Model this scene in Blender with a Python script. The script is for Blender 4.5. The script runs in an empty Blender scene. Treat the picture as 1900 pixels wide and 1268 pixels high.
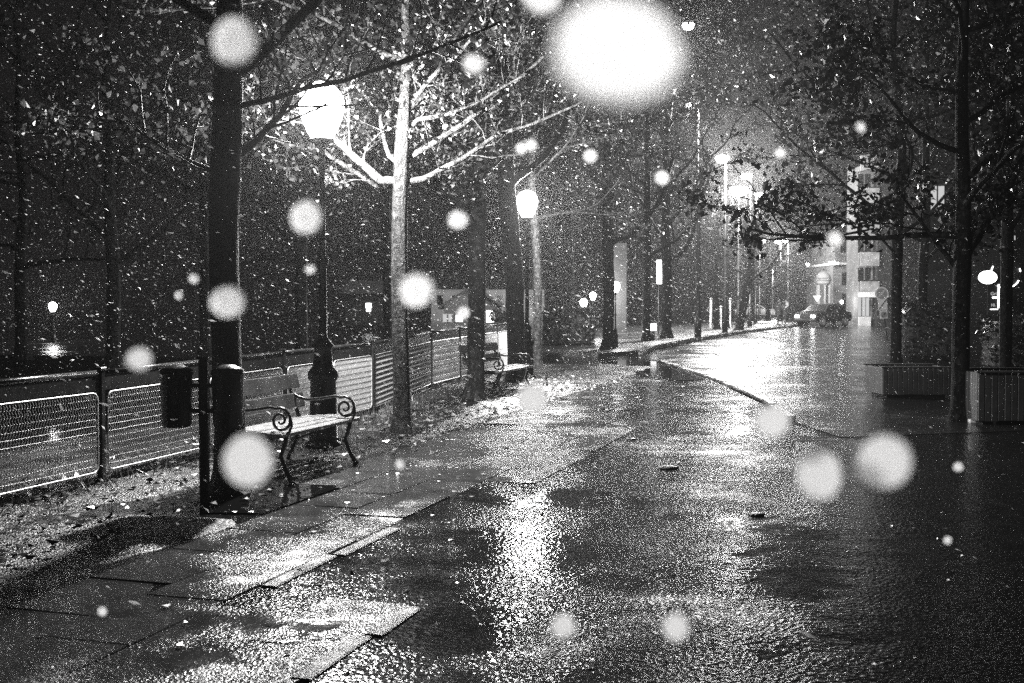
import bpy, bmesh, math, random
from mathutils import Vector, Matrix, noise as mnoise

R = math.radians
scn = bpy.context.scene
COL = scn.collection

# ------------------------------------------------------------------ camera
F = 2111.0                       # focal length in pixels of the 1900 px wide photograph
H = 1.45
PITCH = math.atan((634 - 565) / F)
cam_d = bpy.data.cameras.new('camera')
cam_d.sensor_width = 36.0
cam_d.lens = 36.0 * F / 1900.0
cam_d.clip_start = 0.05
cam_d.clip_end = 1000
cam_d.dof.use_dof = True
cam_d.dof.focus_distance = 11.5
cam_d.dof.aperture_fstop = 4.6
cam = bpy.data.objects.new('camera', cam_d)
cam.location = (0, 0, H)
cam.rotation_euler = (R(90) - PITCH, 0, 0)
COL.objects.link(cam)
scn.camera = cam

CP, SP = math.cos(PITCH), math.sin(PITCH)
def ray(px, py):
    x = (px - 950) / F
    y = -(py - 634) / F
    return Vector((x, CP + y * SP, -SP + y * CP))
def G(px, py, z=0.0):
    r = ray(px, py)
    t = (z - H) / r.z
    return Vector((r.x * t, r.y * t, z))
def P(px, py, Y):
    r = ray(px, py)
    t = Y / r.y
    return Vector((r.x * t, Y, H + r.z * t))
YAW = math.atan((1600 - 950) / F)
CU, SU = math.cos(YAW), math.sin(YAW)
def W(u, v, z=0.0):              # path-aligned coordinates: u along the path, v to its right
    return Vector((SU * u + CU * v, CU * u - SU * v, z))
def UV(p):
    return (SU * p.x + CU * p.y, CU * p.x - SU * p.y)
def px2m(Y):
    return Y / F

# ------------------------------------------------------------------ mesh helpers
class MB:
    def __init__(s):
        s.v = []; s.f = []
    def add(s, vs, fs):
        n = len(s.v)
        s.v.extend(tuple(v) for v in vs)
        s.f.extend(tuple(i + n for i in f) for f in fs)
        return s
    def box(s, c, size, ax=None):
        c = Vector(c); hx, hy, hz = (d / 2 for d in size)
        ax = ax or (Vector((1, 0, 0)), Vector((0, 1, 0)), Vector((0, 0, 1)))
        vs = [c + ax[0] * (hx * a) + ax[1] * (hy * b) + ax[2] * (hz * d) for a in (-1, 1) for b in (-1, 1) for d in (-1, 1)]
        return s.add(vs, [(0, 1, 3, 2), (4, 6, 7, 5), (0, 4, 5, 1), (2, 3, 7, 6), (0, 2, 6, 4), (1, 5, 7, 3)])
    def bevbox(s, c, size, ax=None, b=0.01):
        c = Vector(c); hx, hy, hz = (d / 2 for d in size)
        b = min(b, hx * .45, hy * .45, hz * .45)
        ax = ax or (Vector((1, 0, 0)), Vector((0, 1, 0)), Vector((0, 0, 1)))
        bm = bmesh.new()
        bmesh.ops.create_cube(bm, size=1.0)
        for v in bm.verts:
            v.co = Vector((v.co.x * 2 * hx, v.co.y * 2 * hy, v.co.z * 2 * hz))
        bmesh.ops.bevel(bm, geom=list(bm.edges), offset=b, segments=1, affect='EDGES')
        bm.verts.ensure_lookup_table()
        idx = {v: i for i, v in enumerate(bm.verts)}
        vs = [c + ax[0] * v.co.x + ax[1] * v.co.y + ax[2] * v.co.z for v in bm.verts]
        fs = [tuple(idx[v] for v in f.verts) for f in bm.faces]
        bm.free()
        return s.add(vs, fs)
    def tube(s, pts, rad, n=8, cap=True):
        pts = [Vector(p) for p in pts]
        k = len(pts)
        if not hasattr(rad, '__len__'):
            rad = [rad] * k
        base = len(s.v)
        ref = None
        for i, p in enumerate(pts):
            d = (pts[min(i + 1, k - 1)] - pts[max(i - 1, 0)])
            if d.length < 1e-9:
                d = Vector((0, 0, 1))
            d.normalize()
            if ref is None:
                ref = Vector((1, 0, 0)) if abs(d.x) < .8 else Vector((0, 1, 0))
            a = ref - d * ref.dot(d)
            if a.length < 1e-6:
                a = d.orthogonal()
            a.normalize(); b = d.cross(a); ref = a
            for j in range(n):
                t = 2 * math.pi * j / n
                s.v.append(tuple(p + (a * math.cos(t) + b * math.sin(t)) * rad[i]))
        for i in range(k - 1):
            for j in range(n):
                j2 = (j + 1) % n
                s.f.append((base + i * n + j, base + i * n + j2, base + (i + 1) * n + j2, base + (i + 1) * n + j))
        if cap:
            s.f.append(tuple(base + j for j in range(n - 1, -1, -1)))
            s.f.append(tuple(base + (k - 1) * n + j for j in range(n)))
        return s
    def lathe(s, c, prof, n=16, sx=1.0, sy=1.0, cap=True):
        c = Vector(c); base = len(s.v); k = len(prof)
        for r, z in prof:
            for j in range(n):
                t = 2 * math.pi * (j + .5) / n
                s.v.append((c.x + r * sx * math.cos(t), c.y + r * sy * math.sin(t), c.z + z))
        for i in range(k - 1):
            for j in range(n):
                j2 = (j + 1) % n
                s.f.append((base + i * n + j, base + i * n + j2, base + (i + 1) * n + j2, base + (i + 1) * n + j))
        if cap:
            s.f.append(tuple(base + j for j in range(n - 1, -1, -1)))
            s.f.append(tuple(base + (k - 1) * n + j for j in range(n)))
        return s
    def prism(s, poly, z0, z1):
        n = len(poly)
        vs = [(p[0], p[1], z0) for p in poly] + [(p[0], p[1], z1) for p in poly]
        fs = [tuple(range(n - 1, -1, -1)), tuple(range(n, 2 * n))] + [(i, (i + 1) % n, n + (i + 1) % n, n + i) for i in range(n)]
        return s.add(vs, fs)
    def slab(s, poly3, d):           # polygon extruded by vector d
        n = len(poly3); d = Vector(d)
        vs = [Vector(p) for p in poly3] + [Vector(p) + d for p in poly3]
        fs = [tuple(range(n - 1, -1, -1)), tuple(range(n, 2 * n))] + [(i, (i + 1) % n, n + (i + 1) % n, n + i) for i in range(n)]
        return s.add(vs, fs)
    def build(s, name, m, parent=None, smooth=False, autos=None):
        me = bpy.data.meshes.new(name)
        o = (parent.matrix_world.translation if parent is not None else Vector())
        if parent is not None:
            o = parent['_o']
            o = Vector(o)
        me.from_pydata([(v[0] - o[0], v[1] - o[1], v[2] - o[2]) for v in s.v], [], s.f)
        me.update()
        if smooth:
            for p in me.polygons:
                p.use_smooth = True
        me.materials.append(m)
        ob = bpy.data.objects.new(name, me)
        ob['_o'] = list(o)
        COL.objects.link(ob)
        if parent is not None:
            ob.parent = parent
        return ob

def tag(o, label, cat, group=None, kind=None):
    o['label'] = label; o['category'] = cat
    if group: o['group'] = group
    if kind: o['kind'] = kind
    return o
def thing(name, loc, label, cat, group=None):
    o = bpy.data.objects.new(name, None)
    o.location = loc
    o['_o'] = list(loc)
    o.empty_display_size = 0.1
    COL.objects.link(o)
    return tag(o, label, cat, group)
def struct(name, mb, m, smooth=False):
    o = mb.build(name, m, smooth=smooth)
    o['kind'] = 'structure'
    return o

# ------------------------------------------------------------------ materials
class N:
    def __init__(s, name):
        s.m = bpy.data.materials.new(name); s.m.use_nodes = True
        s.t = s.m.node_tree; s.t.nodes.clear()
        s.out = s.n('ShaderNodeOutputMaterial')
    def n(s, typ, **kw):
        nd = s.t.nodes.new(typ)
        for k, v in kw.items():
            if k.startswith('i_'):
                key = k[2:].replace('_', ' ')
                nd.inputs[key].default_value = v
            else:
                setattr(nd, k, v)
        return nd
    def l(s, a, b):
        s.t.links.new(a, b)
    def ramp(s, fac, stops):
        r = s.n('ShaderNodeValToRGB')
        e = r.color_ramp.elements
        while len(e) > 1: e.remove(e[-1])
        e[0].position = stops[0][0]; c = stops[0][1]; e[0].color = (c, c, c, 1)
        for p, c in stops[1:]:
            x = e.new(p); x.color = (c, c, c, 1)
        s.l(fac, r.inputs[0])
        return r.outputs[0]
    def coord(s):
        return s.n('ShaderNodeTexCoord').outputs['Object']
    def noise(s, co, scale, detail=4, rough=.55):
        t = s.n('ShaderNodeTexNoise'); t.inputs['Scale'].default_value = scale
        t.inputs['Detail'].default_value = detail; t.inputs['Roughness'].default_value = rough
        s.l(co, t.inputs['Vector'])
        return t.outputs[0]
    def math(s, op, a, b=None):
        m = s.n('ShaderNodeMath', operation=op)
        for i, x in enumerate((a, b)):
            if x is None: continue
            if hasattr(x, 'is_linked') or hasattr(x, 'links'):
                s.l(x, m.inputs[i])
            else:
                m.inputs[i].default_value = x
        return m.outputs[0]
    def bump(s, h, dist, strength=1.0, normal=None):
        b = s.n('ShaderNodeBump'); b.inputs['Distance'].default_value = dist; b.inputs['Strength'].default_value = strength
        s.l(h, b.inputs['Height'])
        if normal is not None: s.l(normal, b.inputs['Normal'])
        return b.outputs[0]
    def principled(s, base=None, rough=None, normal=None, **kw):
        p = s.n('ShaderNodeBsdfPrincipled')
        def put(k, v):
            if v is None: return
            if isinstance(v, (int, float)):
                if k == 'Base Color': v = (v, v, v, 1)
                p.inputs[k].default_value = v
            elif isinstance(v, tuple):
                p.inputs[k].default_value = v
            else:
                s.l(v, p.inputs[k])
        put('Base Color', base); put('Roughness', rough); put('Normal', normal)
        for k, v in kw.items():
            put(k.replace('_', ' '), v)
        s.l(p.outputs[0], s.out.inputs[0])
        return p

def simple(name, a, b, rough, scale=12, metallic=0.0, bumpd=0.002, bscale=60, spec=0.5, rvar=0.15):
    k = N(name); co = k.coord()
    n1 = k.noise(co, scale, 5)
    base = k.ramp(n1, [(.3, a), (.7, b)])
    n2 = k.noise(co, bscale, 4)
    rg = k.ramp(n2, [(.3, max(.03, rough - rvar)), (.7, min(1, rough + rvar))])
    k.principled(base, rg, k.bump(n2, bumpd), Metallic=metallic, Specular_IOR_Level=spec)
    return k.m

def wet_ground(name, c0, c1, rlo, rhi, bump_small, bump_big, grain=140., patch=.5, fine=1.0, pools=()):
    k = N(name); co = k.coord()
    pt = k.noise(co, patch, 5, .62)
    pt2 = k.noise(co, patch * 3.3, 4, .6)
    blot = k.noise(co, 6, 6, .65)
    base = k.ramp(blot, [(.3, c0), (.72, c1)])
    fn = k.noise(co, grain, 2, .5)
    vor = k.n('ShaderNodeTexVoronoi'); vor.inputs['Scale'].default_value = grain * 1.5
    k.l(co, vor.inputs['Vector'])
    fn2 = k.noise(co, grain * 3.1, 2, .6)
    h1 = k.math('ADD', k.math('MULTIPLY', vor.outputs['Distance'], .75), k.math('ADD', k.math('MULTIPLY', fn, .9), k.math('MULTIPLY', fn2, .22)))
    film = k.ramp(pt, [(.36, .1), (.47, .7), (.6, 1.0)])
    dry = None                       # shallow standing water: 0 in a pool, 1 outside
    if pools:
        wn = k.n('ShaderNodeTexNoise'); wn.inputs['Scale'].default_value = 1.9; wn.inputs['Detail'].default_value = 5; k.l(co, wn.inputs['Vector'])
        w1 = k.n('ShaderNodeVectorMath', operation='MULTIPLY_ADD'); k.l(wn.outputs['Color'], w1.inputs[0]); w1.inputs[1].default_value = (1.5, 1.5, 0); w1.inputs[2].default_value = (-.75, -.75, 0)
        wa = k.n('ShaderNodeVectorMath', operation='ADD'); k.l(co, wa.inputs[0]); k.l(w1.outputs[0], wa.inputs[1])
        for (x, y, rx, ry) in pools:
            sb = k.n('ShaderNodeVectorMath', operation='SUBTRACT'); k.l(wa.outputs[0], sb.inputs[0]); sb.inputs[1].default_value = (x, y, 0)
            ml = k.n('ShaderNodeVectorMath', operation='MULTIPLY'); k.l(sb.outputs[0], ml.inputs[0]); ml.inputs[1].default_value = (1 / rx, 1 / ry, 0)
            ln = k.n('ShaderNodeVectorMath', operation='LENGTH'); k.l(ml.outputs[0], ln.inputs[0])
            f_ = k.ramp(ln.outputs['Value'], [(.55, 0.0), (1.0, 1.0)])
            dry = f_ if dry is None else k.math('MULTIPLY', dry, f_)
        film = k.math('MULTIPLY', film, k.math('ADD', k.math('MULTIPLY', dry, .62), .38))
    med = k.noise(co, 3.2, 4, .55)
    nb = k.bump(med, bump_big)
    nb = k.bump(k.math('MULTIPLY', h1, film), bump_small, fine, nb)
    rough = k.ramp(k.math('ADD', k.math('MULTIPLY', pt, .6), k.math('MULTIPLY', pt2, .4)), [(.40, rlo), (.52, (rlo + rhi) / 2), (.57, rhi), (.64, min(.6, rhi * 1.8))])
    if pools:
        rough = k.math('MULTIPLY', rough, k.math('ADD', k.math('MULTIPLY', dry, .6), .4))
    pore = k.noise(co, grain * .7, 3, .7)
    pore2 = k.noise(co, 3.5, 5, .65)
    sp = k.ramp(k.math('ADD', k.math('MULTIPLY', pore, .6), k.math('MULTIPLY', pore2, .4)), [(.40, .04), (.47, .5), (.54, 1.0)])
    k.principled(base, rough, nb, Specular_IOR_Level=sp)
    return k.m

M = {}
M['ground'] = wet_ground('wet_asphalt', .004, .012, .035, .12, .0054, .007, grain=32,
                         pools=[(q_.x, q_.y, rx, ry) for q_, rx, ry in ((G(985, 1010), .55, 1.5), (G(870, 1160), .5, .6), (G(1330, 1085), .9, .5), (G(1090, 930), .6, .6), (G(1560, 1020), 1.0, .8))])
M['road'] = wet_ground('wet_road', .010, .02, .10, .2, .005, .006, grain=34)
M['slab'] = wet_ground('wet_slabs', .026, .055, .06, .22, .0048, .006, grain=48, patch=.9)
M['kerb'] = wet_ground('wet_kerbstone', .04, .08, .15, .35, .004, .008, grain=120, patch=.9)
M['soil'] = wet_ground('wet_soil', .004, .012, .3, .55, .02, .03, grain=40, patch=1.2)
M['island'] = wet_ground('damp_pavement', .012, .026, .25, .45, .006, .008, grain=90)
M['black_metal'] = simple('painted_black_metal', .012, .022, .28, 14)
M['fence_paint'] = simple('wet_fence_paint', .012, .03, .22, 9)
M['wire'] = simple('galvanised_wire', .75, .9, .5, 20, metallic=.7, bumpd=.0)
M['wood'] = simple('wet_bench_wood', .05, .11, .16, 7, spec=.9, rvar=.06)
M['seat_wood'] = simple('seat_wood_sheen', .16, .30, .3, 7, spec=.7)  # paler than the backrest: the seat's bright sheen is painted into the wood
M['planter_wood'] = simple('planter_planks', .018, .045, .6, 5)
M['bark'] = None
def barkmat(name, kk, spec=.3, rg=.45):
    k = N(name); co = k.coord()
    mp = k.n('ShaderNodeMapping'); mp.inputs['Scale'].default_value = (26, 26, 7); k.l(co, mp.inputs[0])
    n1 = k.noise(mp.outputs[0], 1.0, 7, .7); n2 = k.noise(co, 13, 5, .7)
    pat = k.ramp(n2, [(.52, 0), (.56, 1)])
    mx = k.n('ShaderNodeMix', data_type='RGBA'); k.l(pat, mx.inputs['Factor'])
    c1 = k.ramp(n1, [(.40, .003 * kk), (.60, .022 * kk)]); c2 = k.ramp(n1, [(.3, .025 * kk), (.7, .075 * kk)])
    k.l(c1, mx.inputs['A']); k.l(c2, mx.inputs['B'])
    k.principled(mx.outputs['Result'], rg, k.bump(n2, .02, 1.0, k.bump(n1, .05)), Specular_IOR_Level=spec)
    return k.m
M['bark'] = barkmat('wet_bark', 1.0)
M['bark_black'] = barkmat('black_wet_bark', .3, .04, .65)
M['bark_mid'] = barkmat('mottled_wet_bark', .6)
M['bark_lamplit'] = barkmat('lamplit_limb_bark', 2.2, .5)  # paler copy of the bark; lamplight on the limbs is put into its colour

def leafmat(name, c, tr, gl):
    k = N(name); co = k.coord()
    n1 = k.noise(co, 3.0, 2)
    base = k.ramp(n1, [(.3, c * .6), (.7, c * 1.5)])
    p = k.principled(base, .28, None, Specular_IOR_Level=gl)
    t = k.n('ShaderNodeBsdfTranslucent'); t.inputs[0].default_value = (tr, tr, tr, 1)
    a = k.n('ShaderNodeAddShader'); k.l(p.outputs[0], a.inputs[0]); k.l(t.outputs[0], a.inputs[1])
    k.l(a.outputs[0], k.out.inputs[0])
    return k.m
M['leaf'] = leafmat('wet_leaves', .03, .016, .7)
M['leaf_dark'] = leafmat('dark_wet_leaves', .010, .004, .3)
M['litter'] = leafmat('fallen_leaf', .10, .0, .9)

def emis(name, s, c=1.0):
    k = N(name)
    e = k.n('ShaderNodeEmission'); e.inputs[0].default_value = (c, c, c, 1); e.inputs[1].default_value = s
    k.l(e.outputs[0], k.out.inputs[0])
    if s < 30: k.m.cycles.emission_sampling = 'NONE'
    return k.m
LK = .82
def opal(name, st):              # lit opal glass: glows itself and lets the bulb's light through
    k = N(name)
    e = k.n('ShaderNodeEmission'); e.inputs[1].default_value = st
    t = k.n('ShaderNodeBsdfTransparent'); m = k.n('ShaderNodeMixShader'); m.inputs[0].default_value = .3
    k.l(t.outputs[0], m.inputs[1]); k.l(e.outputs[0], m.inputs[2]); k.l(m.outputs[0], k.out.inputs[0])
    k.m.cycles.emission_sampling = 'NONE'
    return k.m
M['opal'] = opal('lit_opal_glass', 120.0)
M['opal_far'] = opal('lit_far_opal_glass', 40.0)
def bulb(loc, power, rad, parent):
    l = bpy.data.lights.new('bulb', 'POINT'); l.energy = power * LK; l.shadow_soft_size = rad; l.color = (1, .99, .98)
    o = bpy.data.objects.new('bulb', l); COL.objects.link(o)
    po = Vector(parent['_o']); o.location = Vector(loc) - po; o.parent = parent
    return o
M['sign_lit'] = emis('lit_sign', 6.0)
M['window_lit'] = emis('lit_window', 3.0)
M['window_dim'] = emis('dim_lit_window', .5)
M['head_lit'] = emis('lit_headlight', 25.0)

M['water'] = None
k = N('puddle_water'); co = k.coord()
n1 = k.noise(co, 9, 3, .5)
k.principled(.006, .03, k.bump(n1, .004, .5), Specular_IOR_Level=.55)
M['water'] = k.m
k = N('river_water'); co = k.coord()
mp = k.n('ShaderNodeMapping'); mp.inputs['Scale'].default_value = (.5, 2.0, 1); k.l(co, mp.inputs[0])
n1 = k.noise(mp.outputs[0], 1.6, 4, .6)
k.principled(.004, .06, k.bump(n1, .05, .6), Specular_IOR_Level=.5)
M['river'] = k.m

k = N('snow_clump'); co = k.coord()                      # wet snow: passes much of the light straight on
rf = k.n('ShaderNodeBsdfRefraction'); rf.inputs['IOR'].default_value = 1.33; rf.inputs['Roughness'].default_value = .66
tr = k.n('ShaderNodeBsdfTranslucent'); tr.inputs[0].default_value = (.95, .95, .95, 1)
df = k.n('ShaderNodeBsdfDiffuse'); df.inputs[0].default_value = (.95, .95, .95, 1)
m1 = k.n('ShaderNodeMixShader'); m1.inputs[0].default_value = .5; k.l(tr.outputs[0], m1.inputs[1]); k.l(df.outputs[0], m1.inputs[2])
m2 = k.n('ShaderNodeMixShader'); m2.inputs[0].default_value = .22; k.l(rf.outputs[0], m2.inputs[1]); k.l(m1.outputs[0], m2.inputs[2])
k.l(m2.outputs[0], k.out.inputs[0])
M['flake'] = k.m
M['flake_wide'] = k.m.copy(); M['flake_wide'].name = 'brightened_snow_clump'  # copy that scatters more light, so the low flakes come out brighter
for nd in M['flake_wide'].node_tree.nodes:
    if nd.type == 'BSDF_REFRACTION': nd.inputs['Roughness'].default_value = .62
    if nd.type == 'MIX_SHADER' and abs(nd.inputs[0].default_value - .22) < .01: nd.inputs[0].default_value = .8
    elif nd.type == 'MIX_SHADER': nd.inputs[0].default_value = .03
k = N('falling_snow')
tr = k.n('ShaderNodeBsdfTranslucent'); tr.inputs[0].default_value = (.95, .95, .95, 1)
df = k.n('ShaderNodeBsdfDiffuse'); df.inputs[0].default_value = (.95, .95, .95, 1)
m1 = k.n('ShaderNodeMixShader'); m1.inputs[0].default_value = .5; k.l(tr.outputs[0], m1.inputs[1]); k.l(df.outputs[0], m1.inputs[2])
k.l(m1.outputs[0], k.out.inputs[0])
M['snow'] = k.m
M['white_paint'] = simple('white_sign_paint', .72, .8, .4, 6)
M['grey_paint'] = simple('grey_sign_paint', .28, .34, .4, 30)
M['dark_paint'] = simple('dark_paint', .02, .03, .4, 10)
M['plaster'] = simple('pale_plaster', .5, .62, .85, 1.5, bumpd=.004, bscale=20)
M['balcony'] = simple('stained_balcony_plaster', .14, .32, .85, 2.5, bumpd=.004, bscale=20)
M['grey_plaster'] = simple('grey_plaster', .10, .17, .85, 1.2, bumpd=.004, bscale=20)
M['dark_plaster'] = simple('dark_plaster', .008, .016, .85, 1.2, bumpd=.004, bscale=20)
M['roof'] = simple('roof_tiles', .04, .08, .6, 8)
M['glass'] = simple('dark_window_glass', .01, .02, .06, 3, bumpd=0.0)
M['concrete'] = simple('concrete', .07, .12, .8, 3)
M['car_dark'] = simple('dark_car_paint', .02, .03, .18, 3, bumpd=.0)
M['car_pale'] = simple('pale_car_paint', .2, .28, .2, 3, bumpd=.0)
M['rubber'] = simple('tyre_rubber', .012, .02, .6)
M['cloth'] = simple('dark_coat', .015, .03, .85, 9)
M['skin'] = simple('skin', .28, .35, .5, 5)
M['hair'] = simple('dark_hair', .01, .02, .5, 30)
M['hedge_leaf'] = leafmat('hedge_leaves', .03, .01, .3)

# ------------------------------------------------------------------ world: a night sky
w = bpy.data.worlds.new('World'); scn.world = w; w.use_nodes = True
nt = w.node_tree; bg = nt.nodes['Background']
bg.inputs[0].default_value = (1.0, .93, .95, 1); bg.inputs[1].default_value = .006

# ------------------------------------------------------------------ ground, road, pavements
rnd = random.Random(7)
us = [-60, 2, 27, 240]; vs_ = [-150, -26, -8.2, 130]
mb = MB()
for i in range(3):
    for j in range(3):
        if i == 1 and j == 1: continue
        a, b, c, d = us[i], us[i + 1], vs_[j], vs_[j + 1]
        mb.add([W(a, c), W(a, d), W(b, d), W(b, c)], [(3, 2, 1, 0)])
for (p, q) in ((W(2, -8.2), W(27, -8.2)), (W(27, -8.2), W(27, -26)), (W(27, -26), W(2, -26)), (W(2, -26), W(2, -8.2))):
    lo = Vector((0, 0, -1.6))
    mb.add([p, q, q + lo, p + lo], [(0, 1, 2, 3)])
struct('ground', mb, M['ground'])
mb = MB(); mb.add([W(1.9, -26.1, -1.1), W(1.9, -8.1, -1.1), W(27.1, -8.1, -1.1), W(27.1, -26.1, -1.1)], [(3, 2, 1, 0)])
struct('river_water', mb, M['river'])

def sheet(name, pxs, z, m):
    pts = [G(a, b) for a, b in pxs]
    mb = MB(); mb.add([(p.x, p.y, z) for p in pts], [tuple(range(len(pts)))])
    me = struct(name, mb, m)
    if me.data.polygons[0].normal.z < 0:
        me.data.flip_normals()
    return me
sheet('road', [(1200, 664), (1235, 650), (1297, 634), (1380, 620), (1480, 606), (1560, 604), (1610, 612), (1700, 668), (1900, 735), (1900, 800), (1560, 812), (1470, 782), (1420, 748), (1330, 708), (1240, 676)], .004, M['road'])
sheet('puddle', [(1128, 672), (1180, 668), (1240, 674), (1290, 690), (1310, 704), (1265, 707), (1200, 700), (1165, 692)], .006, M['water'])

# raised island pavement with its kerb
isl = [(1000, 662), (1110, 663), (1192, 656), (1215, 646), (1297, 630), (1380, 616), (1490, 603), (1440, 598), (1200, 606), (1020, 620)]
pts = [G(a, b) for a, b in isl]
mb = MB(); mb.prism([(p.x, p.y) for p in reversed(pts)], -.05, .10)
struct('island_pavement', mb, M['island'])
def kerbline(name, pxs, wd, h, m):
    pts = [G(a, b) for a, b in pxs]; mb = MB()
    for a, b in zip(pts, pts[1:]):
        d = (b - a); L = d.length; d.normalize(); n = max(1, round(L / 1.0)); s = Vector((-d.y, d.x, 0))
        for i in range(n):
            c = a + d * (L * (i + .5) / n)
            mb.bevbox((c.x, c.y, h / 2 + rnd.uniform(-.012, .012)), (L / n - .014, wd, h), (d, s, Vector((0, 0, 1))), .012)
    return struct(name, mb, m)
kerbline('kerb', [(1188, 660), (1213, 649), (1297, 632), (1380, 618), (1490, 604.5)], .14, .13, M['kerb'])
kerbline('gutter_kerb', [(1226, 672), (1275, 688), (1330, 706), (1420, 747), (1468, 780)], .12, .05, M['kerb'])

# slabs of the footway
def vmax(u):
    t = [(0, -1.6), (4.9, -2.0), (5.2, -2.9), (8.2, -2.9), (9.2, -2.45), (12, -2.3), (14, -2.8), (17, -3.4), (19, -3.8), (22, -4.2), (30, -5)]
    for (a, b), (c, d) in zip(t, t[1:]):
        if a <= u <= c: return b + (d - b) * (u - a) / (c - a)
    return -2
mb = MB()
uax, vax, zax = (W(1, 0), W(0, 1), Vector((0, 0, 1)))
cols = [-4.4, -3.9, -3.4, -2.95, -2.5, -2.05, -1.6]
for ci in range(len(cols) - 1):
    v0, v1 = cols[ci], cols[ci + 1]
    u = 1.5 + rnd.uniform(0, .4)
    while u < 23.5:
        L = rnd.choice([.62, .75, .75, .9])
        uc, vc = u + L / 2, (v0 + v1) / 2
        pit = (vc < -3.9 and 6.7 < uc < 8.3)
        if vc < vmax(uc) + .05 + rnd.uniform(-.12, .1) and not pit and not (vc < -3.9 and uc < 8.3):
            tilt = Matrix.Rotation(rnd.gauss(0, .006), 3, vax) @ Matrix.Rotation(rnd.gauss(0, .008), 3, uax)
            mb.bevbox(W(uc, vc, -.024 + rnd.gauss(0, .002)), (L - rnd.uniform(.003, .010), v1 - v0 - rnd.uniform(.003, .010), .06), (tilt @ uax, tilt @ vax, tilt @ zax), .0035)
        u += L
struct('slab_pavement', mb, M['slab'])
mb = MB()
for (u0, u1, v) in ((5.15, 5.9, -2.9), (5.92, 6.75, -2.87), (3.9, 4.5, -2.06), (4.52, 5.0, -2.03), (9.0, 10.0, -2.62), (10.03, 10.9, -2.75), (2.6, 3.7, -2.1)):
    tilt = Matrix.Rotation(rnd.gauss(0, .02), 3, zax)
    mb.bevbox(W((u0 + u1) / 2, v, -.008), (u1 - u0, .085, .04), (tilt @ uax, tilt @ vax, zax), .006)
struct('kerb_edging', mb, M['kerb'])

# verge along the fence
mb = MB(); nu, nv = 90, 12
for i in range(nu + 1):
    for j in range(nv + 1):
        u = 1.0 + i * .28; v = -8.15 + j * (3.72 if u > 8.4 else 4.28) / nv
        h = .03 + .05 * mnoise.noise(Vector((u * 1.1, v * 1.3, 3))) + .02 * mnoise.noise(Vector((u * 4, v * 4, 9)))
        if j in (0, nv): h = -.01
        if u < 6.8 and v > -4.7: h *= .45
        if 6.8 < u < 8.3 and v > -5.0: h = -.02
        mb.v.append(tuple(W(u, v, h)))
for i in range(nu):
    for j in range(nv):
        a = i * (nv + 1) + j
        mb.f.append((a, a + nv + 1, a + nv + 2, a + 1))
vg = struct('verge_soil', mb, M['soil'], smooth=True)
mb = MB()
pl = [(6.75, -4.75), (6.95, -3.93), (8.2, -3.92), (8.15, -4.5), (7.9, -4.9), (7.2, -4.95)]
mb.add([W(u, v, .012) for u, v in pl], [(0, 1, 2, 3, 4, 5)])
p_ = struct('tree_pit_puddle', mb, M['water'])
if p_.data.polygons[0].normal.z < 0: p_.data.flip_normals()

# fallen leaves and grass blades
def leafquad(mb, p, s, rng, flat=0.0):
    a = Vector((rng.gauss(0, 1), rng.gauss(0, 1), rng.gauss(0, 1) * (1 - flat)))
    if a.length < .01: a = Vector((1, 0, 0))
    a.normalize()
    b = a.cross(Vector((rng.gauss(0, 1) * (1 - flat), rng.gauss(0, 1) * (1 - flat), 1)))
    if b.length < .01: b = a.orthogonal()
    b.normalize(); n = a.cross(b) * (.18 * s)
    w_ = s * .42
    mb.add([p - a * s * .5, p + b * w_ - a * s * .08 + n, p + a * s * .55, p - b * w_ - a * s * .08 + n], [(0, 1, 2), (0, 2, 3)])
mb = MB()
for i in range(2600):
    u = rnd.uniform(4, 22); v = rnd.uniform(-6.6, -4.2)
    fl_ = rnd.random() < .12
    if fl_: v = rnd.uniform(-4.4, -2)
    leafquad(mb, W(u, v, .022 if fl_ else .05 + rnd.uniform(0, .03)), rnd.uniform(.03, .05) if fl_ else rnd.uniform(.035, .085), rnd, .93 if fl_ else .75)
for i in range(420):
    p = G(rnd.uniform(560, 1800), 690 + 560 * rnd.random() ** 1.6, .008)
    leafquad(mb, p, rnd.uniform(.015, .035), rnd, .9)
o = mb.build('fallen_leaves', M['litter']); o['kind'] = 'stuff'; o['label'] = 'wet fallen leaves strewn over the verge and paving'; o['category'] = 'fallen leaves'
mb = MB()
for i in range(3500):
    u = rnd.uniform(5.5, 22); v = -5.8 - max(0, u - 13) * .16 + rnd.gauss(0, .16)
    p = W(u, v, .03); hgt = rnd.uniform(.05, .17)
    d = Vector((rnd.gauss(0, .5), rnd.gauss(0, .5), 1)).normalized() * hgt
    s = Vector((rnd.gauss(0, 1), rnd.gauss(0, 1), 0)).normalized() * .004
    mb.add([p - s, p + s, p + d], [(0, 1, 2)])
o = mb.build('grass', M['litter']); o['kind'] = 'stuff'; o['label'] = 'thin wet grass along the foot of the fence'; o['category'] = 'grass'

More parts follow.
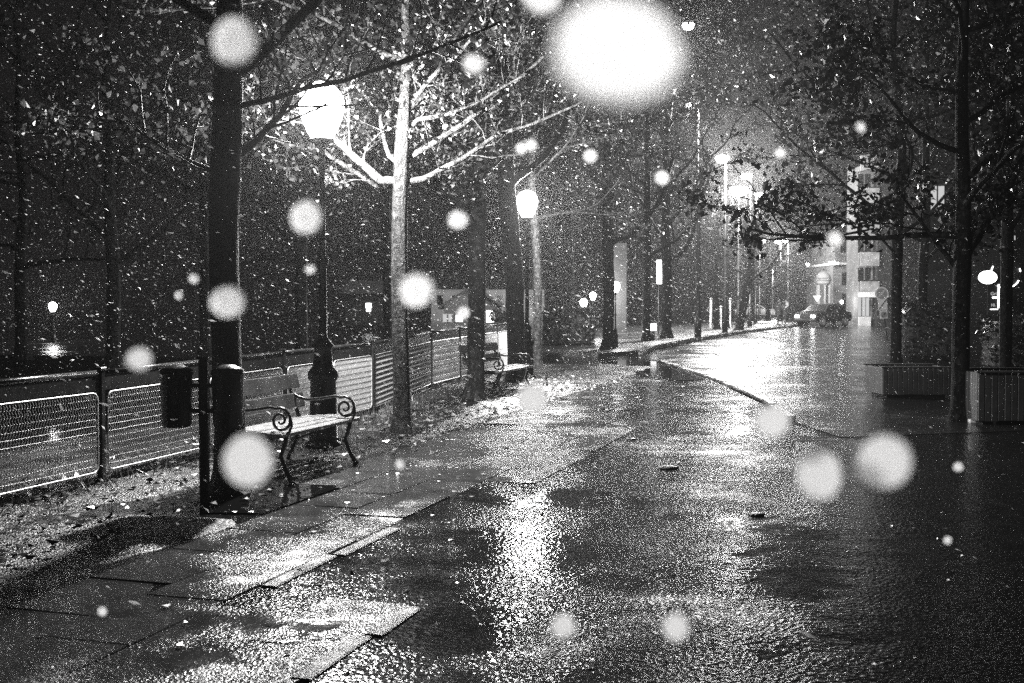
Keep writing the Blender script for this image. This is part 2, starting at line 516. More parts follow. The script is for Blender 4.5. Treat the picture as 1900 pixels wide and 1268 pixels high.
# ------------------------------------------------------------------ fence
fl = [(2.0, -5.62), (7.65, -5.76), (13.4, -6.0), (17.67, -6.86), (22.7, -7.33), (26.5, -7.8)]
def fence_at(px):
    kx = (px - 950) / F
    for (a, b), (c, d) in zip(fl, fl[1:]):
        p, q = W(a, b), W(c, d)
        # p.x + t dx = kx (p.y + t dy)
        dx, dy = q.x - p.x, q.y - p.y
        t = (kx * p.y - p.x) / (dx - kx * dy)
        if -1e-6 <= t <= 1 + 1e-6:
            return p + (q - p) * t
fence = thing('mesh_fence', (W(13, -5.9)), 'long low black fence with bright wire mesh panels along the verge', 'fence')
posts = [fence_at(x) for x in (-130, 185, 378, 525, 612, 690, 745, 798, 852, 892, 922, 948)]
posts.append(W(26.4, -7.79))
def ztop(p):
    return .93 + max(0, UV(p)[0] - 7.65) * .0075
for p in posts:
    m = MB()
    m.bevbox((p.x, p.y, ztop(p) / 2 - .05), (.055, .055, ztop(p) + .1), (uax, vax, zax), .008)
    m.bevbox((p.x, p.y, ztop(p) + .012), (.07, .07, .022), (uax, vax, zax), .008)
    m.build('post', M['fence_paint'], fence)
for i, (a, b) in enumerate(zip(posts, posts[1:])):
    d = (b - a); L = d.length; d.normalize(); s = Vector((d.y, -d.x, 0))
    za, zb = ztop(a), ztop(b)
    e = .035
    m = MB()
    m.tube([a + d * e + Vector((0, 0, za - .02)), b - d * e + Vector((0, 0, zb - .02))], .022, 8)
    m.build('top_rail', M['fence_paint'], fence, True)
    m = MB()
    q = [a + d * e, b - d * e]
    m.slab([q[0] + Vector((0, 0, za - .16)), q[1] + Vector((0, 0, zb - .16)), q[1] + Vector((0, 0, zb - .045)), q[0] + Vector((0, 0, za - .045))], s * .012)
    m.build('rail_board', M['fence_paint'], fence)
    m = MB()
    m.tube([a + d * e + Vector((0, 0, .055)), b - d * e + Vector((0, 0, .055))], .016, 6)
    m.build('bottom_rail', M['fence_paint'], fence, True)
    # framed crimped wire mesh
    x0, x1 = .065, L - .065
    z0 = .13; r = .06
    off = s * .02
    def pt(x, z, dd=0.0):
        return a + d * x + off + s * dd + Vector((0, 0, z))
    def z1(x): return za + (zb - za) * x / L - .175
    fr = []
    for (cx, cz, a0) in ((x0 + r, z0 + r, 180), (x1 - r, z0 + r, 270), (x1 - r, z1(x1) - r, 0), (x0 + r, z1(x0) - r, 90)):
        for k_ in range(5):
            t = R(a0 + 22.5 * k_)
            fr.append(pt(cx + r * math.cos(t), cz + r * math.sin(t)))
    fr.append(fr[0])
    pan = MB()
    nx = int((x1 - x0) / .030); seg = 20 if UV(a)[0] < 16 else 12
    for j in range(1, nx):
        x = x0 + (x1 - x0) * j / nx
        pl = []
        zt = z1(x) - .004; zb_ = z0 + .004
        edge = min(x - x0, x1 - x)
        if edge < r:
            c = r - math.sqrt(max(0, r * r - (r - edge) ** 2)); zt -= c; zb_ += c
        for k_ in range(seg + 1):
            t = k_ / seg
            pl.append(pt(x + (.005 if k_ % 2 else -.005), zb_ + (zt - zb_) * t, .003 if k_ % 2 else -.003))
        pan.tube(pl, .0033, 6, False)
    nz = int((z1((x0 + x1) / 2) - z0) / .05)
    for j in range(1, nz):
        t = j / nz
        xa = xb = 0
        pl = []
        for k_ in range(9):
            x = x0 + (x1 - x0) * k_ / 8
            pl.append(pt(x, z0 + (z1(x) - z0) * t + rnd.uniform(-.002, .002), .0))
        pan.tube(pl, .0014, 6, False)
    po = pan.build('mesh_panel', M['wire'], fence, True)
    m = MB(); m.tube(fr, .006, 6, False); m.build('panel_frame', M['wire'], po, True)

# ------------------------------------------------------------------ trees
def wob(rng, p, q, n, amp):
    pts = [p]
    d = q - p
    off = Vector((0, 0, 0))
    for i in range(1, n):
        off += Vector((rng.gauss(0, 1), rng.gauss(0, 1), rng.gauss(0, .7))) * amp * d.length / n
        pts.append(p + d * (i / n) + off * math.sin(math.pi * i / n))
    pts.append(q)
    return pts
def taper(r0, r1, n):
    return [r0 + (r1 - r0) * i / (n - 1) for i in range(n)]

def branch(rng, bark, p, d, L, r, level, twigs, droop=0.0, kids=5, keep=1.0):
    n = max(3, int(4 + L * 2)) if level < 2 else 3
    pts = [Vector(p)]; dd = Vector(d).normalized()
    step = L / n
    for i in range(n):
        if level and p[2] < 3.2: dd.z = max(dd.z, 0)
        dd = (dd + Vector((rng.gauss(0, .16), rng.gauss(0, .16), rng.gauss(0, .12) - droop * (.3 + i / n) + (.05 if level == 0 else 0)))).normalized()
        pts.append(pts[-1] + dd * step)
    bark.tube(pts, taper(r, max(.0025, r * .35), n + 1), (7, 5, 4, 3)[min(level, 3)], False)
    if level >= 2:
        twigs.append(pts)
        return pts
    nk = max(2, int(kids * (.7 + .6 * rng.random())))
    for j in range(nk):
        t = .25 + .75 * (j + rng.random()) / nk
        i = min(n - 1, int(t * n)); base = pts[i].lerp(pts[i + 1], t * n - i if t * n - i < 1 else 1)
        seg = (pts[i + 1] - pts[i]).normalized()
        side = seg.cross(Vector((rng.gauss(0, 1), rng.gauss(0, 1), rng.gauss(0, 1)))).normalized()
        nd = (seg * .75 + side * .8 + Vector((0, 0, .15))).normalized()
        nd.z = max(nd.z, -.12)
        branch(rng, bark, base, nd, L * rng.uniform(.38, .62) * (1.1 - .4 * t), r * .45 * (1.1 - .5 * t), level + 1, twigs, droop, kids, keep)
    return pts

CLEAR = [(P(597, 208, 11.47), .30), (P(978, 380, 22.6), .35), (P(1375, 345, 62), 1.1), (P(1340, 292, 55), .5), (P(1450, 446, 105), 1.6), (P(1503, 490, 130), 1.5), (P(1450, 585, 79), 1.2), (P(1525, 590, 74), 1.5), (P(1527, 540, 92), 1.8), (P(1490, 535, 74), 2.2), (P(1612, 520, 78), .7)]
def pruned(p):                    # crowns are cut back so that the lamps and the street stay in view
    for q, rr in CLEAR:
        d = q - Vector((0, 0, H)); L = d.length; d = d / L
        w_ = p - Vector((0, 0, H)); t = w_.dot(d)
        if 0 < t < L + .2 and (w_ - d * t).length < rr * t / L + .04: return True
    return False
def leaves(rng, twigs, n, size, spread=.16):
    mb = MB()
    for i in range(n):
        tw = rng.choice(twigs)
        k_ = rng.random() * (len(tw) - 1); a = int(k_)
        p = tw[a].lerp(tw[a + 1], k_ - a) + Vector((rng.gauss(0, 1), rng.gauss(0, 1), rng.gauss(0, 1) - .3)) * spread * rng.random()
        if pruned(p): continue
        leafquad(mb, p, size * rng.uniform(.6, 1.35), rng)
    return mb

def tree(name, foot, label, seed, r=.1, fork=2.6, top=7.5, crown=3.0, limbs=8, nleaf=3000, lsize=.07, lean=(0, 0), mat='leaf', droop=.03, kids=5, extra=None, group=None, auto=True, elev=(15, 60), spread=.16, az=None, bark_m='bark', pale=False, lead=1.0, bare=False):
    rng = random.Random(seed)
    foot = Vector(foot)
    t = thing(name, foot, label, 'tree', group)
    bark = MB(); limbm = MB(); twigs = []
    n = 30
    pts = []; rad = []
    for i in range(n + 1):
        q = i / n; z = top * q
        pts.append(foot + Vector((lean[0] * z + .035 * z * mnoise.noise(Vector((z * .35, seed, 1))), lean[1] * z + .035 * z * mnoise.noise(Vector((z * .35, seed, 7))), z - .05)))
        rr = r * (1 + .8 * max(0, 1 - z / .45) ** 2) if z < fork else r * (lead - .82 * lead * (z - fork) / (top - fork + .01))
        rad.append(max(.008, rr))
    pts.insert(1, pts[0].lerp(pts[1], .3)); rad.insert(1, r * 1.6)
    rad[0] = r * 2.0
    bark.tube(pts, rad, 14, False)
    for i in range(len(bark.v)):
        j = i // 14
        q = Vector(bark.v[i]); cc = pts[j]; dv = q - cc
        nn = mnoise.noise(Vector((q.x * 9, q.y * 9, q.z * 2.6))) * .13 + mnoise.noise(Vector((q.x * 22, q.y * 22, q.z * 9))) * .06
        bark.v[i] = tuple(cc + dv * (1 + nn))
    def at(z):
        for a, b in zip(pts, pts[1:]):
            if a.z <= foot.z + z <= b.z: return a.lerp(b, (foot.z + z - a.z) / (b.z - a.z + 1e-9))
        return pts[-1]
    for pl, r0 in (extra or []):
        q = [Vector(x) for x in pl]
        ax_ = at(max(.3, q[0].z - foot.z - .12))
        if (ax_ - q[0]).length < 1.2: q = [ax_] + q
        fine = []
        for a, b in zip(q, q[1:]):
            fine += wob(rng, a, b, 4, .05)[:-1]
        fine.append(q[-1])
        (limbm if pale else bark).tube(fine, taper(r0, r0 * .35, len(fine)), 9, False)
        m = len(fine)
        for j in range(int(m * .35), m):
            if rng.random() < (.5 if pale else .8):
                seg = (fine[j] - fine[j - 1]).normalized()
                side = seg.cross(Vector((rng.gauss(0, 1), rng.gauss(0, 1), rng.gauss(0, 1)))).normalized()
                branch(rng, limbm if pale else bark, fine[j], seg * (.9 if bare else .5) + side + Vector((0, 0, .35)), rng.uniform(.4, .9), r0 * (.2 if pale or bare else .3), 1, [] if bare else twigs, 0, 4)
    if auto:
        for j in range(limbs):
            z = fork + (top - fork) * .92 * (j / limbs) ** 1.1
            th = j * 2.4 + rng.uniform(-.5, .5) if az is None else R(rng.uniform(*az))
            el = R(rng.uniform(*elev))
            d = Vector((math.cos(th) * math.cos(el), math.sin(th) * math.cos(el), math.sin(el)))
            L = crown * (1 - .5 * (j / limbs) ** 1.5) * rng.uniform(.8, 1.1)
            branch(rng, bark, at(z), d, L, r * .42 * (1 - .5 * j / limbs), 0, twigs, droop, kids)
    if pale: limbm.build('limb', M['bark_lamplit'], t, True)
    if twigs and nleaf:
        leaves(rng, twigs, nleaf, lsize, spread).build('crown', M[mat], t)
    bark.build('trunk', M[bark_m], t, True)
    return t

# the left-hand row
T2 = 12.45
def t2(px, py, dy=0.0): return P(px, py, T2 + dy)
tree('plane_tree', G(430, 915), 'thick trunked tree rising behind the twin litter bin', 11, r=.112, fork=3.15, top=7.5, crown=2.7, limbs=9, nleaf=4200, lsize=.055,
     group='trees along the fence', lean=(-.004, .0), extra=[
     ([P(440, 290, 8.75), P(475, 262, 8.9), P(520, 215, 9.1), P(560, 150, 9.4), P(640, 95, 9.9)], .04),
     ([P(435, 200, 8.75), P(500, 185, 8.5), P(640, 150, 8.3), P(800, 95, 8.2), P(930, 40, 8.1)], .028),
     ([P(420, 330, 8.75), P(350, 300, 8.9), P(270, 250, 9.1), P(200, 215, 9.4)], .03)])
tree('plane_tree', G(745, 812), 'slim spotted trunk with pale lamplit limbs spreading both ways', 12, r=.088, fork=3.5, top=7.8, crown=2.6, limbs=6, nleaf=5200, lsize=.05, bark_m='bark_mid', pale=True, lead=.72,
     group='trees along the fence', extra=[
     ([t2(742, 338), t2(705, 335, -.1), t2(660, 295, -.2), t2(625, 262, -.25), t2(600, 225, -.2)], .066),
     ([t2(738, 345), t2(700, 345, .1), t2(655, 318, .3), t2(600, 280, .5), t2(540, 270, .6), t2(490, 252, .7)], .042),
     ([t2(746, 340), t2(785, 333, -.2), t2(850, 300, -.4), t2(920, 252, -.6), t2(985, 232, -.7), t2(1080, 190, -.9)], .042),
     ([t2(748, 296), t2(790, 275, -.15), t2(880, 215, -.45), t2(935, 170, -.6), t2(1010, 105, -.9)], .045),
     ([t2(752, 245), t2(775, 222, -.2), t2(830, 212, -.5), t2(900, 183, -.75), t2(975, 140, -1.0)], .034),
     ([t2(722, 290), t2(712, 255, .2), t2(705, 210, .3), t2(660, 160, .4), t2(600, 120, .5)], .03),
     ([t2(750, 205), t2(800, 145, -.2), t2(860, 90, -.4), t2(900, 40, -.5)], .035)])
tree('plane_tree', G(882, 745), 'dark leaning trunk standing before the second bench', 13, r=.13, fork=3.3, top=8, crown=3.0, limbs=10, nleaf=4600, lsize=.07, lean=(.012, .02),
     group='trees along the fence', extra=[([P(880, 420, 16.9), P(850, 375, 16.7), P(800, 330, 16.6), P(740, 300, 16.4)], .06),
                                          ([P(895, 330, 16.9), P(940, 280, 17.0), P(1010, 230, 17.2)], .06)])
tree('plane_tree', Vector((P(960, 700, 21.4).x, 21.4, 0)), 'broad dark trunk just left of the second park lantern', 14, r=.17, fork=3.6, top=9, crown=3.6, limbs=9, nleaf=3600, lsize=.08, lean=(-.045, .0),
     group='trees along the fence')
tree('plane_tree', Vector((P(997, 700, 25.5).x, 25.5, 0)), 'pale lamplit trunk on the right of the second park lantern', 15, r=.095, fork=3.3, top=8, crown=3.4, limbs=8, nleaf=3600, lsize=.07,
     group='trees along the fence', lean=(-.012, 0))
# overhanging tree at the left, close to the camera
tree('plane_tree', (-3.9, 3.6, 0), 'nearest tree reaching blurred leaves into the upper left corner', 16, r=.12, fork=2.4, top=5.8, crown=2.9, limbs=8, nleaf=1800, lsize=.095,
     group='trees along the fence', elev=(8, 40), az=(10, 75), spread=.2)
# far row beyond the paved crossing
rowlab = ['straight dark trunk beside the black post of the third lantern', 'dark trunk with a little lit box at its foot', 'thick dark trunk in front of the tall lit sign',
          'thin trunk by the pale bollards at the road edge', 'middle trunk between the pale bollards at the road edge', 'slanting trunk leaning over the bright road']
for i, (px, Y, wpx, ln, cr) in enumerate(((1128, 34.5, 21, 0, 4.6), (1200, 42, 15, 0, 5.0), (1237, 45.5, 19, 0, 5.4), (1330, 62, 11, 0, 3.5), (1348, 64, 11, 0, 3.5), (1371, 60, 14, .17, 4.2))):
    tree('roadside_tree', Vector((P(px, 600, Y).x, Y, 0)), rowlab[i], 30 + i, r=wpx / 2 * px2m(Y), fork=3.2 if i < 5 else 2.4, top=13.5 if i < 3 else 8.0, crown=cr, limbs=13 if i < 3 else 9, nleaf=9500 if i < 3 else 1100, lsize=.10,
         mat='leaf' if i < 3 else 'leaf_dark', bark_m='bark_black', lean=(ln, 0), group='trees along the far pavement', droop=.02)
# right-hand trees
tree('maple_tree', G(1662, 690), 'right-hand maple whose trunk rises behind the left planter', 48, r=.115, fork=2.9, top=11, crown=4.3, limbs=14, nleaf=13000, lsize=.10, kids=7,
     mat='leaf', bark_m='bark_black', bare=True, group='maples by the planters', droop=.02, elev=(0, 50), extra=[
     ([P(1660, 470, 24), P(1620, 425, 23.9), P(1560, 437, 23.8), P(1500, 437, 23.7), P(1455, 420, 23.6)], .035),
     ([P(1660, 400, 24), P(1600, 378, 24.2), P(1530, 395, 24.3), P(1470, 372, 24.4)], .03),
     ([P(1660, 330, 24), P(1590, 300, 24.2), P(1500, 270, 24.3), P(1440, 215, 24.4)], .04)])
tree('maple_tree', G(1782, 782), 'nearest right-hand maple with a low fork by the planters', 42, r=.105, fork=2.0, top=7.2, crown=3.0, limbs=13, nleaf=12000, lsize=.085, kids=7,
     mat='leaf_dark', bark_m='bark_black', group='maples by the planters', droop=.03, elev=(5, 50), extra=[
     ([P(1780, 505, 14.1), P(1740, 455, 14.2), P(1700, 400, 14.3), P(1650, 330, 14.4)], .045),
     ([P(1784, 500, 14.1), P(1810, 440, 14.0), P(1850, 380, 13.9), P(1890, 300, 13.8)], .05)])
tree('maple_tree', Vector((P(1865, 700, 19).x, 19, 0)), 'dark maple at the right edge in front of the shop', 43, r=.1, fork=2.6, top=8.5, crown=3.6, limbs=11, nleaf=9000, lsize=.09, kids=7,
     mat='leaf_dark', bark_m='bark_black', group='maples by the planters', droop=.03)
tree('maple_tree', (4.9, 7.2, 0), 'dark maple beyond the right edge spreading black leaves overhead', 44, r=.11, fork=3.0, top=6.5, crown=3.4, limbs=12, nleaf=7000, lsize=.07,
     mat='leaf_dark', group='maples by the planters', elev=(15, 55))
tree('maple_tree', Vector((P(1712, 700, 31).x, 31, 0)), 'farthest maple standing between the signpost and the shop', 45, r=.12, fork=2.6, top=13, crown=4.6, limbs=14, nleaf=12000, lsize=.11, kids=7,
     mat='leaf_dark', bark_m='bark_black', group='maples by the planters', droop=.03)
# trees on the far bank behind the fence
blab = ['dark tree on the far bank at the left edge', 'dark tree on the far bank behind the left fence panels', 'dark tree on the far bank behind the litter bins',
        'dark tree on the far bank behind the bench', 'dark tree on the far bank left of the gabled house', 'dark tree on the far bank right of the gabled house']
for i, (px, Y) in enumerate(((40, 31), (210, 27), (380, 34), (560, 30), (720, 40), (1060, 62))):
    tree('bank_tree', Vector((P(px, 600, Y).x, Y, 0)), blab[i], 60 + i, r=.16, fork=2.4, top=10, crown=4.4, limbs=11, nleaf=3000, lsize=.12, mat='leaf_dark', bark_m='bark_black', group='trees on the far bank', elev=(-5, 50))
# trees further down the road
dlab = ['distant tree left of the bright street lamps', 'distant tree under the bright street lamps', 'distant tree behind the two walkers', 'distant tree behind the advertising column', 'distant tree beyond the slanting trunk', 'tall distant tree behind the lit sign']
for i, (px, Y) in enumerate(((1290, 80), (1395, 95), (1455, 118), (1525, 125), (1425, 105), (1235, 88))):
    tree('distant_tree', Vector((P(px, 600, Y).x, Y, 0)), dlab[i], 80 + i, r=.22, fork=2.6, top=10.5, crown=4.8, limbs=10, nleaf=1800, lsize=.18, mat='leaf_dark', bark_m='bark_black', group='distant trees along the road')

# ------------------------------------------------------------------ lamps
def lantern(foot, z, s, label, power, group):
    foot = Vector(foot)
    t = thing('park_lantern', foot, label, 'lantern', group)
    m = MB()
    hb = z - .26 * s
    m.lathe(foot, [(.15 * s, 0), (.15 * s, .05), (.12 * s, .07), (.105 * s, .55 * s), (.125 * s, .58 * s), (.125 * s, .63 * s), (.085 * s, .68 * s), (.07 * s, .82 * s), (.09 * s, .85 * s), (.036 * s, .92 * s),
                   (.032 * s, hb * .6), (.05 * s, hb * .61), (.05 * s, hb * .63), (.028 * s, hb * .64), (.024 * s, hb - .06), (.06 * s, hb - .03), (.045 * s, hb)], 12)
    m.build('post', M['black_metal'], t, True)
    g = MB(); g.lathe(foot + Vector((0, 0, z)), [(.085 * s, -.215 * s), (.125 * s, -.15 * s), (.165 * s, -.05 * s), (.185 * s, .05 * s), (.175 * s, .13 * s), (.12 * s, .20 * s), (.05 * s, .235 * s)], 20)
    g.build('globe', M['opal' if power > 1500 else 'opal_far'], t, True)
    c = MB()
    c.lathe(foot + Vector((0, 0, z)), [(.055 * s, -.262 * s), (.10 * s, -.25 * s), (.10 * s, -.222 * s), (.05 * s, -.22 * s)], 12)
    c.build('collar', M['black_metal'], t)
    c = MB(); c.lathe(foot + Vector((0, 0, z)), [(.06 * s, .238 * s), (.05 * s, .26 * s), (.02 * s, .30 * s), (.015 * s, .33 * s)], 12)
    c.build('finial', M['black_metal'], t)
    bulb(foot + Vector((0, 0, z)), power, .10 * s, t)
    return t
def lantern_px(px, py, Y, s, label, power):
    p = P(px, py, Y)
    return lantern((p.x, p.y, 0), p.z, s, label, power, 'park lanterns along the path')
lantern_px(597, 208, 11.47, 1.22, 'big glaring park lantern standing behind the bench', 4600)
lantern_px(978, 380, 22.6, 1.15, 'second glaring park lantern between the broad dark trunk and a pale one', 5500)
lantern_px(1142, 533, 36, .75, 'short park lantern before the pale concrete pillar', 600)
lantern_px(1083, 563, 44, .75, 'lower of two glowing park lanterns above the dark hedge', 600)
lantern_px(1100, 550, 47, .7, 'upper of two glowing park lanterns above the dark hedge', 600)
lantern_px(98, 570, 44, .8, 'lone park lantern glowing on the far bank at the left', 600)

def street_lamp(px, py, Y, label, power=14000, s=1.0, poledx=8):
    head = P(px, py, Y)
    pole_x = P(px + poledx, py, Y).x
    t = thing('street_lamp', (pole_x, Y, 0), label, 'street lamp', 'tall street lamps along the road')
    m = MB(); zt = head.z + .05
    m.lathe((pole_x, Y, 0), [(.14, 0), (.14, .9), (.09, 1.0), (.05, zt - .25)], 10)
    m.build('pole', M['black_metal'], t, True)
    a = MB(); a.tube([(pole_x, Y, zt - .3), (pole_x + (head.x - pole_x) * .3, Y, zt), (head.x, Y, zt + .08)], .03, 6); a.build('arm', M['black_metal'], t, True)
    h = MB(); h.lathe((head.x, Y, head.z + .05), [(.26 * s, 0), (.25 * s, .04), (.12 * s, .12), (.03, .14)], 10, 1.3, .8); ho = h.build('lamp_head', M['black_metal'], t, True)
    l = MB(); l.lathe((head.x, Y, head.z), [(.05 * s, -.24 * s), (.17 * s, -.19 * s), (.24 * s, -.08 * s), (.25 * s, .03)], 12, 1.2, 1.0); l.build('lens', M['opal'], ho)
    bulb((head.x, Y, head.z - .10 * s), power, .09 * s, t)
    return t
street_lamp(1372, 350, 62, 'brightest street lamp high above the far road', power=30000, s=1.7, poledx=-1)
street_lamp(1385, 325, 70, 'street lamp just above and behind the brightest one', s=1.2, poledx=8)
street_lamp(1408, 360, 82, 'small street lamp right of the brightest one', 8000, 1.0, poledx=-5)
street_lamp(1340, 292, 55, 'street lamp high to the left of the brightest one', s=1.1, poledx=7)
street_lamp(1284, 195, 46, 'tall street lamp on the pole before the lit sign', power=4000, s=.75, poledx=13)
hp = P(1277, 45, 31)
hl = thing('hanging_lamp', hp, 'highest lamp hung on an overhead wire among the top branches', 'street lamp')
m = MB(); e0, e1 = P(860, -260, 34), P(2050, -200, 28); top = hp + Vector((0, 0, .45))
m.tube([e0, (e0 + top) / 2 - Vector((0, 0, .25)), top, (e1 + top) / 2 - Vector((0, 0, .25)), e1], .012, 5); m.tube([top, hp + Vector((0, 0, .12))], .012, 5); m.build('wire', M['black_metal'], hl)
m = MB(); m.lathe(hp, [(.20, .0), (.19, .05), (.08, .12), (.03, .16)], 12); ho = m.build('lamp_head', M['black_metal'], hl, True)
m = MB(); m.lathe(hp, [(.03, -.16), (.12, -.12), (.16, -.04), (.16, -.004)], 12); m.build('lens', M['opal'], ho); bulb(hp - Vector((0, 0, .06)), 2500, .06, hl)
street_lamp(1443, 448, 104, 'left one of a distant pair of street lamps', 8000, 1.0, poledx=6)
street_lamp(1457, 445, 107, 'right one of a distant pair of street lamps', 8000, 1.1, poledx=6)
street_lamp(1415, 447, 112, 'faint distant street lamp left of the pair', 8000, .9, poledx=-5)
street_lamp(1430, 497, 140, 'low far street lamp over the walkers', 8000, 1.4, poledx=4)
street_lamp(1503, 490, 130, 'far street lamp left of the advertising column', 8000, 1.6, poledx=-3)

# ------------------------------------------------------------------ twin litter bin
bp = G(380, 935)
tb = thing('litter_bin', bp, 'black twin litter bin with two buckets on one post', 'litter bin')
m = MB()
zp = P(378, 680, bp.y).z
m.bevbox((bp.x, bp.y, zp / 2), (.065, .065, zp + .1), None, .01); m.bevbox((bp.x, bp.y, zp + .06), (.085, .085, .02), None, .006)
m.build('post', M['black_metal'], tb)
for sgn, cx in ((-1, 329), (1, 424)):
    c = P(cx, 740, bp.y); zt, zb = P(0, 690, bp.y).z, P(0, 793, bp.y).z
    b = MB()
    b.lathe((c.x, bp.y - .02, 0), [(.05, zb), (.098, zb + .004), (.108, zb + .03), (.116, zt - .02), (.122, zt - .02), (.122, zt), (.112, zt), (.105, zt - .12), (.02, zt - .14)], 20, 1, .85)
    bo = b.build('bucket', M['black_metal'], tb, True)
    l = MB(); l.lathe((c.x, bp.y - .02, 0), [(.118, zt + .004), (.122, zt + .012), (.095, zt + .03), (.05, zt + .05), (.0, zt + .055)], 16, 1, .85)
    l.build('lid', M['black_metal'], bo, True)
    r_ = MB(); r_.tube([(c.x + .03 * sgn, bp.y - .125, zb + .01), (c.x + .03 * sgn, bp.y - .128, zt - .01)], .007, 6); r_.bevbox((c.x + .03 * sgn, bp.y - .128, zt - .03), (.02, .02, .03), None, .004)
    r_.build('seam_rod', M['black_metal'], bo)
    h = MB(); h.box((c.x - sgn * .15, bp.y, zt - .1), (.14, .025, .03)); h.box((c.x - sgn * .15, bp.y, zb + .12), (.14, .025, .03)); h.build('bracket', M['black_metal'], tb)

# ------------------------------------------------------------------ benches
def bench(u0, u1, vf, label, backz=.70):
    base = W(u0, vf - .3)
    t = thing('park_bench', base, label, 'bench', 'iron and wood benches along the fence')
    def B(u, s, z): return W(u, vf - .6 + s, z)      # s: 0 back .. .6 front
    for uu in (u0, u1):
        m = MB(); rr = .017
        m.tube([B(uu, -.06, 0), B(uu, .03, .2), B(uu, .07, .40), B(uu, .02, .55), B(uu, -.04, .70), B(uu, -.09, .80)], [.02, .018, .02, .018, .016, .012], 8)
        m.tube([B(uu, .64, 0), B(uu, .58, .10), B(uu, .53, .22), B(uu, .57, .33), B(uu, .58, .39)], [.024, .018, .017, .02, .022], 8)
        m.tube([B(uu, .07, .385), B(uu, .3, .37), B(uu, .58, .385)], .018, 8)
        m.tube([B(uu, .0, .2), B(uu, .2, .27), B(uu, .36, .25), B(uu, .53, .2)], .010, 6)
        sp = [B(uu, -.03, .66), B(uu, .05, .60), B(uu, .16, .575), B(uu, .30, .59), B(uu, .44, .615)]
        c = (.53, .51)
        for k_ in range(0, 26):
            a = R(115 - 25 * k_); rad = .105 * (1 - k_ / 30)
            sp.append(B(uu, c[0] + rad * math.cos(a), c[1] + rad * math.sin(a)))
        m.tube(sp, taper(.015, .010, len(sp)), 8)
        m.tube([B(uu, .56, .39), B(uu, .61, .42), B(uu, .63, .47), B(uu, .625, .54)], [.016, .013, .011, .008], 6)
        m.build('side_frame', M['black_metal'], t, True)
    d = (u1 - u0); ext = .16
    m = MB()
    for k_ in range(5):
        s = .10 + k_ * .115
        m.bevbox(B((u0 + u1) / 2, s, .415 - .008 * abs(k_ - 2)), (d + ext * 2, .10, .034), (uax, vax, zax), .008)
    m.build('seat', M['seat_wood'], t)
    tl = Matrix.Rotation(R(-14), 3, uax)
    m = MB()
    for z, s in ((.735, -.035), (.565, .02)):
        m.bevbox(B((u0 + u1) / 2, s, z), (d + ext * 2, .032, .135), (uax, tl @ vax, tl @ zax), .008)
    m.build('backrest', M['wood'], t)
    return t
bench(8.22, 9.42, -4.42, 'black iron bench with curled arms behind the thick trunk')
bench(16.85, 18.4, -5.35, 'far iron bench half hidden by the dark leaning trunk')

# ------------------------------------------------------------------ hedge, houses, pillar, signs
def blob_leaves(rng, c, size, n, ls, name, mat, label, cat, group=None, stuff=False):
    mb = MB()
    for i in range(n):
        p = Vector((rng.uniform(-1, 1), rng.uniform(-1, 1), rng.uniform(0, 1)))
        q = Vector((c[0] + p.x * size[0] / 2, c[1] + p.y * size[1] / 2, p.z * size[2] * (1 + .12 * mnoise.noise(Vector((p.x * 3, p.y * 3, 1))))))
        leafquad(mb, q, ls * rng.uniform(.7, 1.4), rng)
    o = thing(name, (c[0], c[1], 0), label, cat, group)
    mb.build('foliage', M[mat], o)
    core = MB(); core.bevbox((c[0], c[1], size[2] * .46), (size[0] * .93, size[1] * .8, size[2] * .9), None, .15)
    core.build('branches', M['bark'], o)
    return o
hY = 38
hx0, hx1 = P(1008, 600, hY).x, P(1103, 600, hY).x
blob_leaves(rnd, ((hx0 + hx1) / 2, hY), (hx1 - hx0, 1.4, 1.35), 5200, .09, 'hedge', 'hedge_leaf', 'dark clipped hedge below the two glowing lanterns', 'hedge')
for px, Y, wd, hh, lab in ((1722, 29, 1.5, 1.5, 'black bush between the nearest maple and the white wall'), (1900, 24, 1.6, 1.2, 'black bush at the right edge under the shop signs')):
    q = P(px, 600, Y); blob_leaves(rnd, (q.x, Y), (wd, 1.2, hh), 2600, .08, 'bush', 'leaf_dark', lab, 'bush', 'bushes before the shop')
q = P(932, 582, 30)
hs = thing('shrub', (q.x, 30, 0), 'small round black shrub in front of the lit house window', 'shrub')
m = MB(); c2 = MB()
for dx, z, rr in ((-.16, 1.15, .2), (.18, 1.17, .2), (-.02, .95, .25), (.0, .65, .3)):
    cc = Vector((q.x + dx, 30, z))
    for i in range(420):
        d = Vector((rnd.gauss(0, 1), rnd.gauss(0, 1), rnd.gauss(0, 1))).normalized()
        leafquad(m, cc + d * rr * rnd.uniform(.5, 1), .06, rnd)
    c2.tube([(q.x, 30, 0), (q.x + dx * .5, 30, z * .5), cc], [.03, .025, .015], 6)
m.build('crown', M['hedge_leaf'], hs); c2.build('stem', M['bark'], hs)

def facing(p):                     # axes for something at p that looks towards the camera
    d = Vector((-p.x, -p.y, 0)).normalized()
    return (Vector((-d.y, d.x, 0)), d, zax)
def bxp(mb, x0, y0, x1, y1, Y, th, dY=0.0):
    a, b = P(x0, y0, Y), P(x1, y1, Y)
    mb.box(((a.x + b.x) / 2, Y + dY + th / 2, (a.z + b.z) / 2), (abs(b.x - a.x), th, abs(a.z - b.z)))
    return mb

